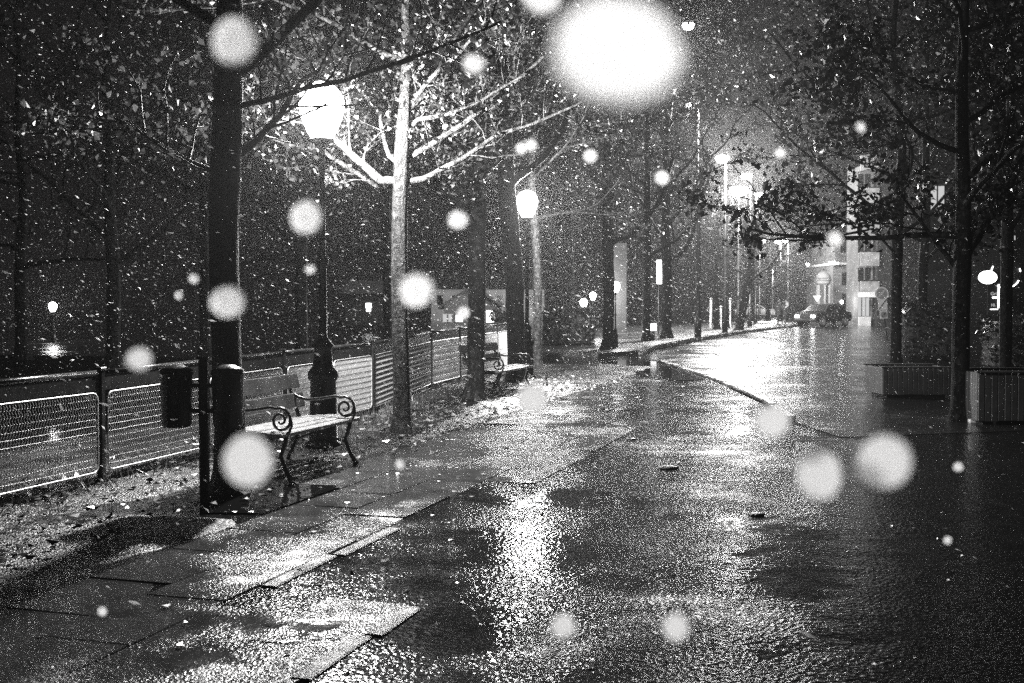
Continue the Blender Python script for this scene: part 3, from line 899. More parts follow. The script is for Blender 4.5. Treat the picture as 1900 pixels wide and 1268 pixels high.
# gabled house beyond the fence
hY = 78
hs = thing('gabled_house', (P(876, 600, hY).x, hY, 0), 'small gabled house with lit windows behind the far fence panels', 'house')
m = MB(); a, b = P(824, 566, hY), P(929, 566, hY); ap = P(877, 529, hY)
m.slab([(a.x, hY, 0), (b.x, hY, 0), (b.x, hY, a.z), (ap.x, hY, ap.z - .25), (a.x, hY, a.z)], (0, 6, 0)); m.build('wall', M['grey_plaster'], hs)
m = MB()
for e, s in ((a, -1), (b, 1)):
    m.slab([(ap.x, hY - .4, ap.z), (ap.x, hY - .4, ap.z - .2), (e.x + s * .4, hY - .4, e.z - .32), (e.x + s * .4, hY - .4, e.z - .12)], (0, 6.8, 0))
m.build('roof', M['roof'], hs)
for (x0, y0, x1, y1, mt) in ((903, 577, 918, 598, 'sign_lit'), (822, 584, 829, 597, 'window_dim'), (832, 584, 838, 597, 'window_dim'), (846, 585, 858, 597, 'window_lit')):
    m = MB(); bxp(m, x0, y0, x1, y1, hY, .06, -.07); wo = m.build('window', M[mt], hs)
    f = MB(); bxp(f, x0 - 1, y0 - 1.2, x1 + 1, y0, hY, .09, -.09); bxp(f, x0 - 1, y1, x1 + 1, y1 + 1.2, hY, .09, -.09); f.build('frame', M['white_paint'], wo)
hY = 105
lb = thing('long_house', (P(900, 600, hY).x, hY, 0), 'long pale house behind the gabled one', 'house')
m = MB(); bxp(m, 800, 536, 1010, 598, hY, 8); m.build('wall', M['plaster'], lb)
m = MB(); a, b = P(796, 536, hY), P(1014, 520, hY)
m.slab([(a.x, hY - .5, a.z), (a.x, hY + 8.5, a.z), (a.x, hY + 4, b.z + .8)], (b.x - a.x, 0, 0)); m.build('roof', M['roof'], lb)
for k_ in range(7):
    m = MB(); bxp(m, 812 + 28 * k_, 548, 822 + 28 * k_, 566, hY, .08, -.1); m.build('window', M['glass'], lb)
hY = 60
fh = thing('lakeside_house', (P(684, 600, hY).x, hY, 0), 'black house beyond the bench with one lit window', 'house')
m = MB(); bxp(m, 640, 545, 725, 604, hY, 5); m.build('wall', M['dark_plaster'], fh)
m = MB(); a, b = P(634, 545, hY), P(731, 520, hY); m.slab([(a.x, hY - .3, a.z), (a.x, hY + 5.3, a.z), (a.x, hY + 2.5, b.z)], (b.x - a.x, 0, 0)); m.build('roof', M['roof'], fh)
m = MB(); bxp(m, 679, 563, 689, 572, hY, .05, -.06); m.build('window', M['sign_lit'], fh)
m = MB(); bxp(m, 680, 574.5, 688, 578, hY, .05, -.06); m.build('window', M['sign_lit'], fh)

# concrete pillar, lit sign panel, bollards
Y = 48
pl_ = thing('concrete_pillar', (P(1150, 600, Y).x, Y, 0), 'pale concrete pillar behind the short park lantern', 'pillar')
m = MB(); a, b = P(1137, 452, Y), P(1163, 452, Y); m.bevbox(((a.x + b.x) / 2, Y, a.z / 2), (b.x - a.x, .4, a.z), None, .03); m.build('shaft', M['concrete'], pl_)
m = MB(); m.bevbox(((a.x + b.x) / 2, Y, .12), (b.x - a.x + .16, .56, .24), None, .03); m.build('plinth', M['concrete'], pl_)
Y = 48.5
sg = thing('lit_sign', (P(1231, 600, Y).x, Y, 0), 'tall white lit sign panel behind the thick dark trunk', 'sign')
m = MB(); bxp(m, 1218, 483, 1243, 527, Y, .12); m.build('panel', M['sign_lit'], sg)
m = MB(); bxp(m, 1216.5, 481.5, 1244.5, 483, Y, .16, -.02); bxp(m, 1216.5, 527, 1244.5, 528.5, Y, .16, -.02); bxp(m, 1216.5, 483, 1218, 527, Y, .16, -.02); bxp(m, 1243, 483, 1244.5, 527, Y, .16, -.02); m.build('frame', M['black_metal'], sg)
m = MB(); zz = P(0, 528.5, Y).z; cx = P(1231, 600, Y).x
m.tube([(cx - .2, Y + .06, 0), (cx - .2, Y + .06, zz)], .035, 8); m.tube([(cx + .2, Y + .06, 0), (cx + .2, Y + .06, zz)], .035, 8); m.build('legs', M['black_metal'], sg)
Y = 42.5
bx_ = thing('lit_box', (P(1212, 600, Y).x, Y, 0), 'low lit box on the ground between two dark trunks', 'light box')
m = MB(); bxp(m, 1207, 601, 1218, 614, Y, .2); m.build('panel', M['window_lit'], bx_)
m = MB(); zz = P(0, 614, Y).z; zt = P(0, 601, Y).z; cx = P(1212.5, 600, Y).x
m.bevbox((cx, Y + .1, zz / 2), (.12, .12, zz)); m.bevbox((cx, Y + .1, zt + .02), (.28, .26, .03)); m.build('stand', M['black_metal'], bx_)
for (px, y0, lab) in ((1319, 553, 'left one of the pale posts by the road edge'), (1337, 568, 'middle one of the pale posts by the road edge'), (1354, 553, 'right one of the pale posts by the road edge')):
    Y = 66; p = P(px, y0, Y)
    t = thing('pale_post', (p.x, Y, 0), lab, 'post', 'pale posts by the road edge')
    m = MB(); m.lathe((p.x, Y, 0), [(.10, 0), (.10, .1), (.075, .12), (.07, p.z - .1)], 10); m.build('shaft', M['plaster'], t, True)
    m = MB(); m.lathe((p.x, Y, 0), [(.085, p.z - .1), (.085, p.z - .04), (.03, p.z)], 10); m.build('cap', M['plaster'], t, True)
# dark timber poles
for (px, Y, wpx, yt, lab) in ((1297, 46.8, 8, 300, 'tall timber utility pole at the corner of the kerb'),):
    p = P(px, yt, Y); t = thing('utility_pole', (p.x, Y, 0), lab, 'pole')
    m = MB(); m.lathe((p.x, Y, 0), [(wpx * .62 * px2m(Y), 0), (wpx * .5 * px2m(Y), p.z * .5), (wpx * .4 * px2m(Y), p.z)], 10); m.build('shaft', M['bark'], t, True)
    m = MB(); m.bevbox((p.x, Y, p.z - .3), (.9, .08, .1)); m.build('crossarm', M['bark'], t)

# ------------------------------------------------------------------ right-hand buildings
Y = 78
ap_ = thing('apartment_block', (P(1640, 600, Y).x, Y, 0), 'pale apartment block with banded balconies behind the traffic signs', 'building')
m = MB(); a, b = P(1630, 300, Y), P(1664, 600, Y)
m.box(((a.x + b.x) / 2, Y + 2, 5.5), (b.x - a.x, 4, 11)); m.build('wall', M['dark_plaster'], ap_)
m = MB(); a, b = P(1596, 300, Y + 1), P(1630, 600, Y + 1); m.box(((a.x + b.x) / 2, Y + 2.5, 5.5), (b.x - a.x - .01, 3, 11)); m.build('recess_wall', M['grey_plaster'], ap_)
for (y0, y1) in ((290, 318), (350, 378), (408, 440), (468, 494), (522, 544)):
    m = MB(); bxp(m, 1595, y0, 1629, y1, Y, .16, -.3); bo = m.build('balcony', M['balcony'], ap_)
    m = MB(); bxp(m, 1594.5, y0 - 2, 1629.5, y0, Y, .06, -.34); m.build('handrail', M['black_metal'], bo)
for (y0, y1) in ((320, 350), (380, 408), (442, 468), (496, 522)):
    for x0 in (1600, 1613):
        m = MB(); bxp(m, x0, y0, x0 + 9, y1, Y, .06, .92); m.build('window', M['glass'], ap_)
m = MB(); bxp(m, 1592, 543, 1634, 552, Y, 1.6, -1.6); m.build('canopy', M['plaster'], ap_)
for x0 in (1600, 1608, 1615):
    m = MB(); bxp(m, x0, 553, x0 + 5, 587, Y, .06, .9); m.build('shop_window', M['window_dim'], ap_)
m = MB(); bxp(m, 1598, 588, 1620, 606, Y, .2, .5); m.build('parapet', M['plaster'], ap_)
Y = 60
wl = MB(); bxp(wl, 1668, 589, 1694, 614, Y, .2); o = wl.build('garden_wall', M['plaster']); tag(o, 'low white wall right of the maple trunk by the signs', 'wall')
Y = 112
fb = thing('corner_building', (P(1570, 600, Y).x, Y, 0), 'grey corner building with a cornice and a lit sign above the cars', 'building')
m = MB(); bxp(m, 1546, 492, 1610, 598, Y, 10); m.build('wall', M['grey_plaster'], fb)
m = MB(); bxp(m, 1552, 430, 1612, 488, Y, 9.5, .5); m.build('upper_wall', M['grey_plaster'], fb)
m = MB(); bxp(m, 1543, 488, 1612, 492, Y, 10.4, -.4); m.build('cornice', M['plaster'], fb)
m = MB(); bxp(m, 1534, 486, 1546, 492, Y, .2, -.8); m.build('lit_sign_board', M['sign_lit'], fb)
m = MB(); bxp(m, 1549, 487.5, 1552, 491, Y, .2, -.8); m.build('lit_sign_board', M['sign_lit'], fb)
for x0 in (1562, 1580):
    for y0 in (445, 505, 545):
        m = MB(); bxp(m, x0, y0, x0 + 9, y0 + 24, Y, .06, -.08 if y0 > 490 else .42); m.build('window', M['glass'], fb)

# advertising column
Y = 92
c = P(1527, 600, Y); zt = P(0, 503, Y).z
ac = thing('advertising_column', (c.x, Y, 0), 'round advertising column with pilasters and a lit domed roof', 'advertising column')
rr = 13 * px2m(Y)
def zz_(y): return P(0, y, Y).z
m = MB(); m.lathe((c.x, Y, 0), [(rr * .95, 0), (rr * .95, zz_(588)), (rr * .8, zz_(585)), (rr * .75, zz_(528))], 18); m.build('drum', M['grey_plaster'], ac, True)
m = MB(); m.lathe((c.x, Y, 0), [(rr * .8, zz_(528.2)), (rr * .98, zz_(526)), (rr * 1.0, zz_(522)), (rr * 1.15, zz_(520)), (rr * 1.15, zz_(518))], 18); m.build('cornice', M['plaster'], ac)
m = MB(); m.lathe((c.x, Y, 0), [(rr * 1.05, zz_(517.5)), (rr * .95, zz_(512)), (rr * .55, zz_(506)), (rr * .1, zz_(503))], 18); m.build('roof', M['plaster'], ac, True)
for j in range(6):
    t = R(60 * j + 255 + 15)
    m = MB(); m.bevbox((c.x + rr * .85 * math.cos(t), Y + rr * .85 * math.sin(t), (zz_(586) + zz_(529)) / 2), (.14, .14, zz_(529) - zz_(586)), None, .02); m.build('pilaster', M['plaster'], ac)

# traffic signs at the right
Y = 50
sp_ = P(1640, 600, Y)
ts = thing('traffic_sign', (P(1646, 600, Y).x, Y, 0), 'leaning signpost with a round plate over two white square plates', 'traffic sign')
tl = Matrix.Rotation(R(-5), 3, Vector((0, 1, 0)))
a, b = P(1646, 640, Y), P(1633, 535, Y)
m = MB(); m.tube([(a.x, Y, -.02), (b.x, Y, b.z)], .028, 8); m.build('post', M['black_metal'], ts, True)
lx, lz = tl @ Vector((1, 0, 0)), tl @ Vector((0, 0, 1)); LA = (lx, Vector((0, 1, 0)), lz)
def disc(mb, c, r0, r1, th, n=28):
    vs = []
    for rr_, yy in ((r0, -th / 2), (r1, -th / 2), (r1, th / 2), (r0, th / 2)):
        for j in range(n):
            t = 2 * math.pi * j / n
            vs.append(Vector(c) + Vector((math.cos(t) * rr_, yy, math.sin(t) * rr_)))
    fs = []
    for i in range(4):
        i2 = (i + 1) % 4
        for j in range(n):
            j2 = (j + 1) % n
            fs.append((i * n + j, i * n + j2, i2 * n + j2, i2 * n + j))
    return mb.add(vs, fs)
c = P(1635, 545, Y); c.y = Y - .05
m = MB(); disc(m, c, .0, .30, .012); o = m.build('round_plate', M['white_paint'], ts)
m = MB(); disc(m, c + Vector((0, -.012, 0)), .0, .235, .006)
m.build('grey_disc', M['grey_paint'], o)
m = MB()
for off in (-.11, 0, .11):
    m.box(c + Vector((off * .7, -.02, off * .4)), (.025, .006, .34 - abs(off)), (Matrix.Rotation(R(35), 3, Vector((0, 1, 0))) @ Vector((1, 0, 0)), Vector((0, 1, 0)), Matrix.Rotation(R(35), 3, Vector((0, 1, 0))) @ Vector((0, 0, 1))))
m.build('diagonal_bars', M['white_paint'], o)
c = P(1637, 565, Y); c.y = Y - .05
m = MB(); m.bevbox(c, (.40, .014, .50), LA, .006); o = m.build('square_plate', M['white_paint'], ts)
dg = Matrix.Rotation(R(36), 3, Vector((0, 1, 0)))
m = MB(); m.box(c + Vector((0, -.012, 0)), (.04, .006, .56), (dg @ Vector((1, 0, 0)), Vector((0, 1, 0)), dg @ Vector((0, 0, 1)))); m.build('diagonal_bar', M['dark_paint'], o)
c = P(1639, 584, Y); c.y = Y - .05
m = MB(); m.bevbox(c, (.34, .014, .36), LA, .006); o = m.build('small_square_plate', M['white_paint'], ts)
m = MB(); disc(m, c + Vector((0, -.012, 0)), .0, .14, .006); m.build('grey_disc', M['grey_paint'], o)
m = MB(); m.box(c + Vector((0, -.02, 0)), (.04, .006, .24), (dg @ Vector((1, 0, 0)), Vector((0, 1, 0)), dg @ Vector((0, 0, 1)))); m.build('diagonal_bar', M['dark_paint'], o)
# small signs far down the road
Y = 88
t = thing('round_sign', (P(1458, 600, Y).x, Y, 0), 'small round sign on a pole beside the two walkers', 'sign')
c = P(1458, 565, Y)
m = MB(); m.tube([(c.x, Y + .03, 0), (c.x, Y + .03, c.z + .2)], .03, 6); m.build('post', M['black_metal'], t); m = MB(); disc(m, c, 0, .24, .02); m.build('plate', M['grey_paint'], t)
Y = 84; c = P(1516, 554, Y)
t = thing('yield_sign', (c.x, Y, 0), 'small upside down triangular sign before the advertising column', 'sign')
m = MB(); m.tube([(c.x, Y + .04, 0), (c.x, Y + .04, c.z)], .03, 6); m.build('post', M['black_metal'], t)
m = MB(); m.slab([(c.x - .3, Y, c.z + .2), (c.x, Y, c.z - .3), (c.x + .3, Y, c.z + .2)], (0, .02, 0)); m.build('plate', M['white_paint'], t)
Y = 80; c = P(1562, 561, Y)
lantern((c.x, Y, 0), c.z, .55, 'tiny lit lantern right of the parked cars', 150, 'park lanterns along the path')

# ------------------------------------------------------------------ the shop at the right edge
Y = 34
sh = thing('shop_building', (P(1850, 600, Y).x, Y, 0), 'dark shop building behind the maples with lit windows', 'building')
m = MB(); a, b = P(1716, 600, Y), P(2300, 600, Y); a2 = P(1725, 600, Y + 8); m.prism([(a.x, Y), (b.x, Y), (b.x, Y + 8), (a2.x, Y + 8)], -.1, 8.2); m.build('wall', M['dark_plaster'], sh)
for (x0, y0, x1, y1) in ((1724, 346, 1750, 390), (1857, 438, 1866, 460), (1874, 438, 1882, 446)):
    m = MB(); bxp(m, x0, y0, x1, y1, Y, .06, -.07); wo = m.build('lit_window', M['window_dim'], sh)
    m = MB(); bxp(m, x0 - 2, y0 - 2, x1 + 2, y0, Y, .1, -.11); bxp(m, x0 - 2, y1, x1 + 2, y1 + 2, Y, .1, -.11); bxp(m, (x0 + x1) / 2 - .6, y0, (x0 + x1) / 2 + .6, y1, Y, .1, -.12); m.build('frame', M['black_metal'], wo)
for x0 in (1868, 1900, 1760):
    m = MB(); bxp(m, x0, 548, x0 + 22, 612, Y, .06, -.07); m.build('shop_window', M['glass'], sh)
def text_mesh(s, size, loc, name, mat, parent, th=.01):
    cu = bpy.data.curves.new(name, 'FONT'); cu.body = s; cu.size = size; cu.extrude = th
    tmp = bpy.data.objects.new('tmp', cu); COL.objects.link(tmp)
    dgp = bpy.context.evaluated_depsgraph_get()
    me = bpy.data.meshes.new_from_object(tmp.evaluated_get(dgp))
    bpy.data.objects.remove(tmp); bpy.data.curves.remove(cu)
    mb = MB(); L = Vector(loc)
    mb.add([(L.x + v.co.x, L.y - v.co.z, L.z + v.co.y) for v in me.vertices], [tuple(p.vertices) for p in me.polygons])
    bpy.data.meshes.remove(me)
    return mb.build(name, mat, parent)
Y = 32.5
c = P(1866, 508, Y)
ns = thing('neon_sign', c, 'round neon sign with a glowing ring and script letters on the shop', 'neon sign')
m = MB(); disc(m, c + Vector((0, .04, 0)), 0, .46, .05); m.build('back_plate', M['dark_paint'], ns)
for a0, a1 in ((150, 182), (236, 334), (8, 24)):
    m = MB(); m.tube([(c.x + .42 * math.cos(R(t)), Y - .01, c.z + .42 * math.sin(R(t))) for t in range(a0, a1, 6)], .015, 6)
    m.build('ring_tube', M['sign_lit'], ns, True)
text_mesh('te', .32, (c.x - .05, Y - .01, c.z - .06), 'lettering', M['sign_lit'], ns)
c = P(1831, 515, Y)
ov = thing('oval_sign', c, 'white oval lit sign left of the round neon sign', 'sign')
m = MB(); disc(m, (0, 0, 0), 0, .3, .1)
m.v = [(c.x + x * .9, Y + y, c.z + z * .62) for x, y, z in m.v]; m.build('panel', M['sign_lit'], ov)
m = MB(); disc(m, (0, 0, 0), .302, .33, .14); m.v = [(c.x + x * .9, Y + y, c.z + z * .62) for x, y, z in m.v]; m.build('rim', M['black_metal'], ov)
mbd = thing('menu_board', P(1842, 596, Y), 'narrow dark menu board with small lettering under the lit signs', 'board')
m = MB(); bxp(m, 1833, 530, 1853, 598, Y, .05); m.build('panel', M['dark_paint'], mbd)
m = MB(); bxp(m, 1851.5, 528, 1853, 572, Y, .03, -.035); m.build('edge_light', M['window_lit'], mbd)
m = MB(); bxp(m, 1841, 551, 1851, 554, Y, .02, -.03); bxp(m, 1837, 573.5, 1851, 575, Y, .02, -.03); m.build('lit_bars', M['window_lit'], mbd)
text_mesh('Gri', .13, P(1838, 548, Y - .02), 'lettering', M['window_dim'], mbd, .004)
text_mesh('10.', .12, P(1838, 569, Y - .02), 'lettering', M['window_dim'], mbd, .004)

# planters
def planter(x0, x1, yt, yb, Y, label):
    a, b = P(x0, yt, Y), P(x1, yt, Y); zb = .05
    t = thing('planter', ((a.x + b.x) / 2, Y, 0), label, 'planter', 'plank planters under the maples')
    Lx = b.x - a.x; dp = Lx * .8; h = a.z
    m = MB(); n = int(Lx / .075)
    for i in range(n):
        x = a.x + Lx * (i + .5) / n
        for y in (Y, Y + dp):
            m.bevbox((x, y + rnd.uniform(-.003, .003), zb + (h - zb) / 2), (Lx / n - .008, .024, h - zb + rnd.uniform(-.01, .01)), None, .004)
    nd = int(dp / .075)
    for i in range(nd):
        y = Y + .02 + (dp - .04) * (i + .5) / nd
        for x in (a.x + .012, b.x - .012):
            m.bevbox((x, y, zb + (h - zb) / 2), (.022, dp / nd - .008, h - zb), None, .004)
    m.build('planks', M['planter_wood'], t)
    m = MB()
    m.bevbox(((a.x + b.x) / 2, Y - .005, h + .012), (Lx + .06, .07, .022), None, .005); m.bevbox(((a.x + b.x) / 2, Y + dp, h + .012), (Lx + .06, .07, .022), None, .005)
    m.build('rim', M['planter_wood'], t)
    m = MB(); m.box(((a.x + b.x) / 2, Y + dp / 2, h - .06), (Lx - .06, dp - .07, .04)); m.build('soil', M['soil'], t)
    m = MB(); m.bevbox(((a.x + b.x) / 2, Y + dp / 2, zb / 2 - .005), (Lx - .16, dp - .16, zb)); m.build('base', M['dark_paint'], t)
planter(1638, 1768, 683, 737, 17.6, 'plank planter left of the nearest right-hand maple')
planter(1815, 1950, 692, 790, 13.6, 'plank planter cut by the right edge of the view')
p = G(1804, 785)
wb = thing('white_marker', p, 'small white block on the ground beside the nearest maple trunk', 'marker')
m = MB(); m.bevbox((p.x, p.y, .075), (.085, .07, .15), None, .008); m.build('body', M['white_paint'], wb)
m = MB(); m.box((p.x, p.y - .037, .08), (.07, .006, .012)); m.build('slot', M['dark_paint'], wb)
p = G(1835, 670)
mb = MB(); pl = [G(x, y) for x, y in ((1790, 640), (1870, 636), (1890, 665), (1870, 702), (1810, 706), (1780, 675))]
mb.add([(q.x, q.y, .008) for q in pl], [(0, 1, 2, 3, 4, 5)]); o = struct('shop_puddle', mb, M['river'])
if o.data.polygons[0].normal.z < 0: o.data.flip_normals()

# ------------------------------------------------------------------ cars
def car(loc, yaw, label, paint, lit=True, s=1.0):
    t = thing('parked_car', loc, label, 'car', 'parked cars down the road')
    L0 = Vector(loc); Rz = Matrix.Rotation(yaw, 3, 'Z')
    def X(x, y, z): return L0 + Rz @ Vector((x * s, y * s, z * s))
    prof = [(-2.0, .35), (-2.08, .6), (-2.0, .85), (-1.1, .97), (-.45, 1.38), (.2, 1.46), (1.0, 1.40), (1.65, 1.0), (2.02, .92), (2.08, .6), (2.0, .35)]
    m = MB()
    ws = [.80, .86, .84, .80, .66, .64, .66, .78, .82, .86, .82]
    n = len(prof); vs = []
    for sgn in (-1, 1):
        vs += [X(x, sgn * w_, z) for (x, z), w_ in zip(prof, ws)]
    fs = [tuple(range(n)), tuple(range(2 * n - 1, n - 1, -1))] + [(i, n + i, n + (i + 1) % n, (i + 1) % n) for i in range(n)]
    m.add(vs, fs); m.build('body', M[paint], t)
    m = MB()
    for sgn in (-1, 1):
        q = [(-.95, .99, .785), (-.42, 1.33, .685), (.95, 1.34, .685), (1.45, 1.03, .785)]
        m.slab([X(x, sgn * (w_ + .012), z) for x, z, w_ in q], Rz @ Vector((0, -sgn * .01, 0)))
    m.slab([X(-1.08, -.70, 1.0), X(-1.08, .70, 1.0), X(-.48, .58, 1.37), X(-.48, -.58, 1.37)], Rz @ Vector((-.02, 0, .015)))
    m.slab([X(1.63, -.70, 1.03), X(1.63, .70, 1.03), X(1.03, .58, 1.38), X(1.03, -.58, 1.38)], Rz @ Vector((.02, 0, .015)))
    m.build('windows', M['glass'], t)
    for x in (-1.3, 1.3):
        for sgn in (-1, 1):
            c = X(x, sgn * .80, .32); ax = Rz @ Vector((0, 1, 0))
            m = MB(); m.tube([c - ax * .09 * s, c - ax * .075 * s, c + ax * .075 * s, c + ax * .09 * s], [.28 * s, .32 * s, .32 * s, .28 * s], 18); wo = m.build('wheel', M['rubber'], t, True)
            m = MB(); m.tube([c + ax * sgn * .092 * s, c + ax * sgn * .105 * s], .19 * s, 12); m.build('rim', M['grey_paint'], wo)
    for sgn in (-1, 1):
        c = X(-2.06, sgn * .58, .68)
        m = MB(); m.bevbox(c, (.08 * s, .30 * s, .15 * s), (Rz @ Vector((1, 0, 0)), Rz @ Vector((0, 1, 0)), zax), .02); m.build('headlight', M['head_lit' if lit else 'glass'], t)
    m = MB(); m.bevbox(X(-2.05, 0, .45), (.12 * s, 1.6 * s, .16 * s), (Rz @ Vector((1, 0, 0)), Rz @ Vector((0, 1, 0)), zax), .03); m.build('bumper', M['dark_paint'], t)
    return t
a = P(1527, 600, 74); car((a.x, 74, 0), R(42), 'dark car with lit headlights turning onto the bright road', 'car_dark')
a = P(1552, 600, 82); car((a.x, 84, 0), R(30), 'dark car parked behind the turning one by the corner building', 'car_dark', False, 1.05)
a = P(1403, 600, 120); car((a.x, 120, 0), R(160), 'pale car parked left of the two walkers', 'car_pale', False)

# ------------------------------------------------------------------ two walkers
def person(x, Y, h, phase, label, turn):
    t = thing('person', (x, Y, 0), label, 'person', 'walkers on the far pavement')
    k_ = h / 1.75; Rz = Matrix.Rotation(turn, 3, 'Z'); O = Vector((x, Y, 0))
    def X(a, b, c): return O + Rz @ Vector((a * k_, b * k_, c * k_))
    s = phase
    J = dict(hip=(0, 0, .93), belly=(0, 0, 1.1), chest=(0, .01, 1.32), neck=(0, .01, 1.48), head=(0, -.01, 1.60), crown=(0, 0, 1.72),
             ls=(-.19, 0, 1.40), le=(-.24, .05 * s, 1.12), lw=(-.23, -.12 * s, .90), lf=(-.22, -.16 * s, .82),
             rs=(.19, 0, 1.40), re=(.24, -.05 * s, 1.12), rw=(.23, -.18 * s * -1, .90), rf=(.22, .16 * s, .82),
             lh=(-.09, 0, .88), lk=(-.10, -.16 * s, .50), la=(-.10, -.20 * s + .06, .08), lt=(-.10, -.20 * s - .10, .04),
             rh=(.09, 0, .88), rk=(.10, .06 * s, .50), ra=(.10, .24 * s, .10), rt=(.10, .24 * s - .14, .05))
    names = list(J); idx = {n: i for i, n in enumerate(names)}
    E = [('hip', 'belly'), ('belly', 'chest'), ('chest', 'neck'), ('neck', 'head'), ('head', 'crown'), ('chest', 'ls'), ('ls', 'le'), ('le', 'lw'), ('lw', 'lf'), ('chest', 'rs'), ('rs', 're'), ('re', 'rw'), ('rw', 'rf'),
         ('hip', 'lh'), ('lh', 'lk'), ('lk', 'la'), ('la', 'lt'), ('hip', 'rh'), ('rh', 'rk'), ('rk', 'ra'), ('ra', 'rt')]
    rad = dict(hip=.15, belly=.15, chest=.17, neck=.06, head=.105, crown=.08, ls=.075, le=.055, lw=.04, lf=.04, rs=.075, re=.055, rw=.04, rf=.04, lh=.10, lk=.07, la=.05, lt=.04, rh=.10, rk=.07, ra=.05, rt=.04)
    me = bpy.data.meshes.new('body'); me.from_pydata([X(*J[n]) - O for n in names], [(idx[a], idx[b]) for a, b in E], [])
    o = bpy.data.objects.new('body', me); COL.objects.link(o); o.parent = t; o['_o'] = list(O)
    md = o.modifiers.new('skin', 'SKIN')
    for i, n in enumerate(names):
        v = me.skin_vertices[0].data[i]; v.radius = (rad[n] * k_, rad[n] * k_ * .85); v.use_root = (n == 'hip')
    sb = o.modifiers.new('sub', 'SUBSURF'); sb.levels = 1; sb.render_levels = 2
    me.materials.append(M['cloth'])
    m = MB(); m.lathe(X(0, 0, .72), [(.21 * k_, 0), (.20 * k_, .25 * k_), (.22 * k_, .5 * k_), (.20 * k_, .68 * k_), (.08 * k_, .76 * k_)], 14, 1, .8, False); m.build('coat', M['cloth'], t, True)
    m = MB(); m.lathe(X(0, .01, 1.56), [(.09 * k_, 0), (.122 * k_, .07 * k_), (.115 * k_, .15 * k_), (.05 * k_, .20 * k_)], 12); m.build('hair', M['hair'], t, True)
    return t
a = P(1444, 600, 79); person(a.x, 79, 1.72, 1.0, 'left walker in a dark coat on the bright far pavement', R(10))
a = P(1454.5, 600, 79.4); person(a.x, 79.4, 1.66, -1.0, 'right walker in a dark coat beside the round sign pole', R(-8))

# ------------------------------------------------------------------ twig and debris on the ground
p0, p1 = G(1185, 722), G(1300, 730)
rg = random.Random(5)
m = MB(); tw = []
d = p1 - p0
branch(rg, m, p0 + Vector((0, 0, .03)), d, d.length, .014, 1, tw, .02, 6)
for i, v in enumerate(m.v): m.v[i] = (v[0], v[1], max(.008, min(.22, abs(v[2]))))
o = m.build('fallen_branch', M['bark'], None, True); tag(o, 'thin fallen branch lying by the puddle', 'branch')
for (px, py, s, lab) in ((1240, 870, .10, 'flat dark stone in the middle of the wet ground'), (1405, 957, .06, 'small dark clod right of the flat stone'), (1172, 816, .05, 'dark pebble at the end of the slabs')):
    p = G(px, py); bm = bmesh.new(); bmesh.ops.create_icosphere(bm, subdivisions=2, radius=1)
    mb = MB(); mb.add([(p.x + v.co.x * s * (1 + .3 * mnoise.noise(v.co * 2)), p.y + v.co.y * s * .8, max(-.004, .006 + v.co.z * s * .25)) for v in bm.verts], [tuple(x.index for x in f.verts) for f in bm.faces]); bm.free()
    tag(mb.build('stone', M['soil'], None, True), lab, 'stone', 'loose stones on the wet ground')

# ------------------------------------------------------------------ falling snow
mb = MB(); rs = random.Random(99)
wind = Vector((.85, -.1, -.42)).normalized()
def tinyflake(mb, p, r, L):
    d = (wind + Vector((rs.gauss(0, .25), rs.gauss(0, .25), rs.gauss(0, .25)))).normalized()
    a = d.orthogonal().normalized(); b = d.cross(a)
    mb.add([p - d * L, p + a * r, p + b * r, p - a * r, p - b * r, p + d * L], [(0, 1, 2), (0, 2, 3), (0, 3, 4), (0, 4, 1), (5, 2, 1), (5, 3, 2), (5, 4, 3), (5, 1, 4)])
for i in range(14000):
    Y = 2.4 + 27 * rs.random() ** .75
    x = rs.uniform(-.52, .52) * Y + rs.uniform(-.6, .6); z = rs.uniform(.03, min(9, H + .33 * Y + .5))
    if Y < 4.5 and rs.random() < .7: continue
    r = .0017 * math.exp(rs.gauss(0, .62))
    tinyflake(mb, Vector((x, Y, z)), r, r * rs.uniform(1.2, 4.5))
for i in range(42000):
    Y = 20 + 60 * rs.random()
    x = rs.uniform(-.5, .52) * Y; z = rs.uniform(.03, 14) if rs.random() < .7 else rs.uniform(.03, 6)
    r = .0058 * math.exp(rs.gauss(0, .4))
    tinyflake(mb, Vector((x, Y, z)), r, r * rs.uniform(1.2, 4.0))
for i in range(1500):
    Y = 4.5 + 13 * rs.random()
    x = rs.uniform(-.5, .25) * Y; z = rs.uniform(.5, min(7, H + .3 * Y))
    r = .0034 * math.exp(rs.gauss(0, .35))
    tinyflake(mb, Vector((x, Y, z)), r, r * rs.uniform(2, 5))
o = mb.build('falling_snow', M['snow']); o['kind'] = 'stuff'; o['label'] = 'small wet snowflakes driven through the air by the wind'; o['category'] = 'snow'

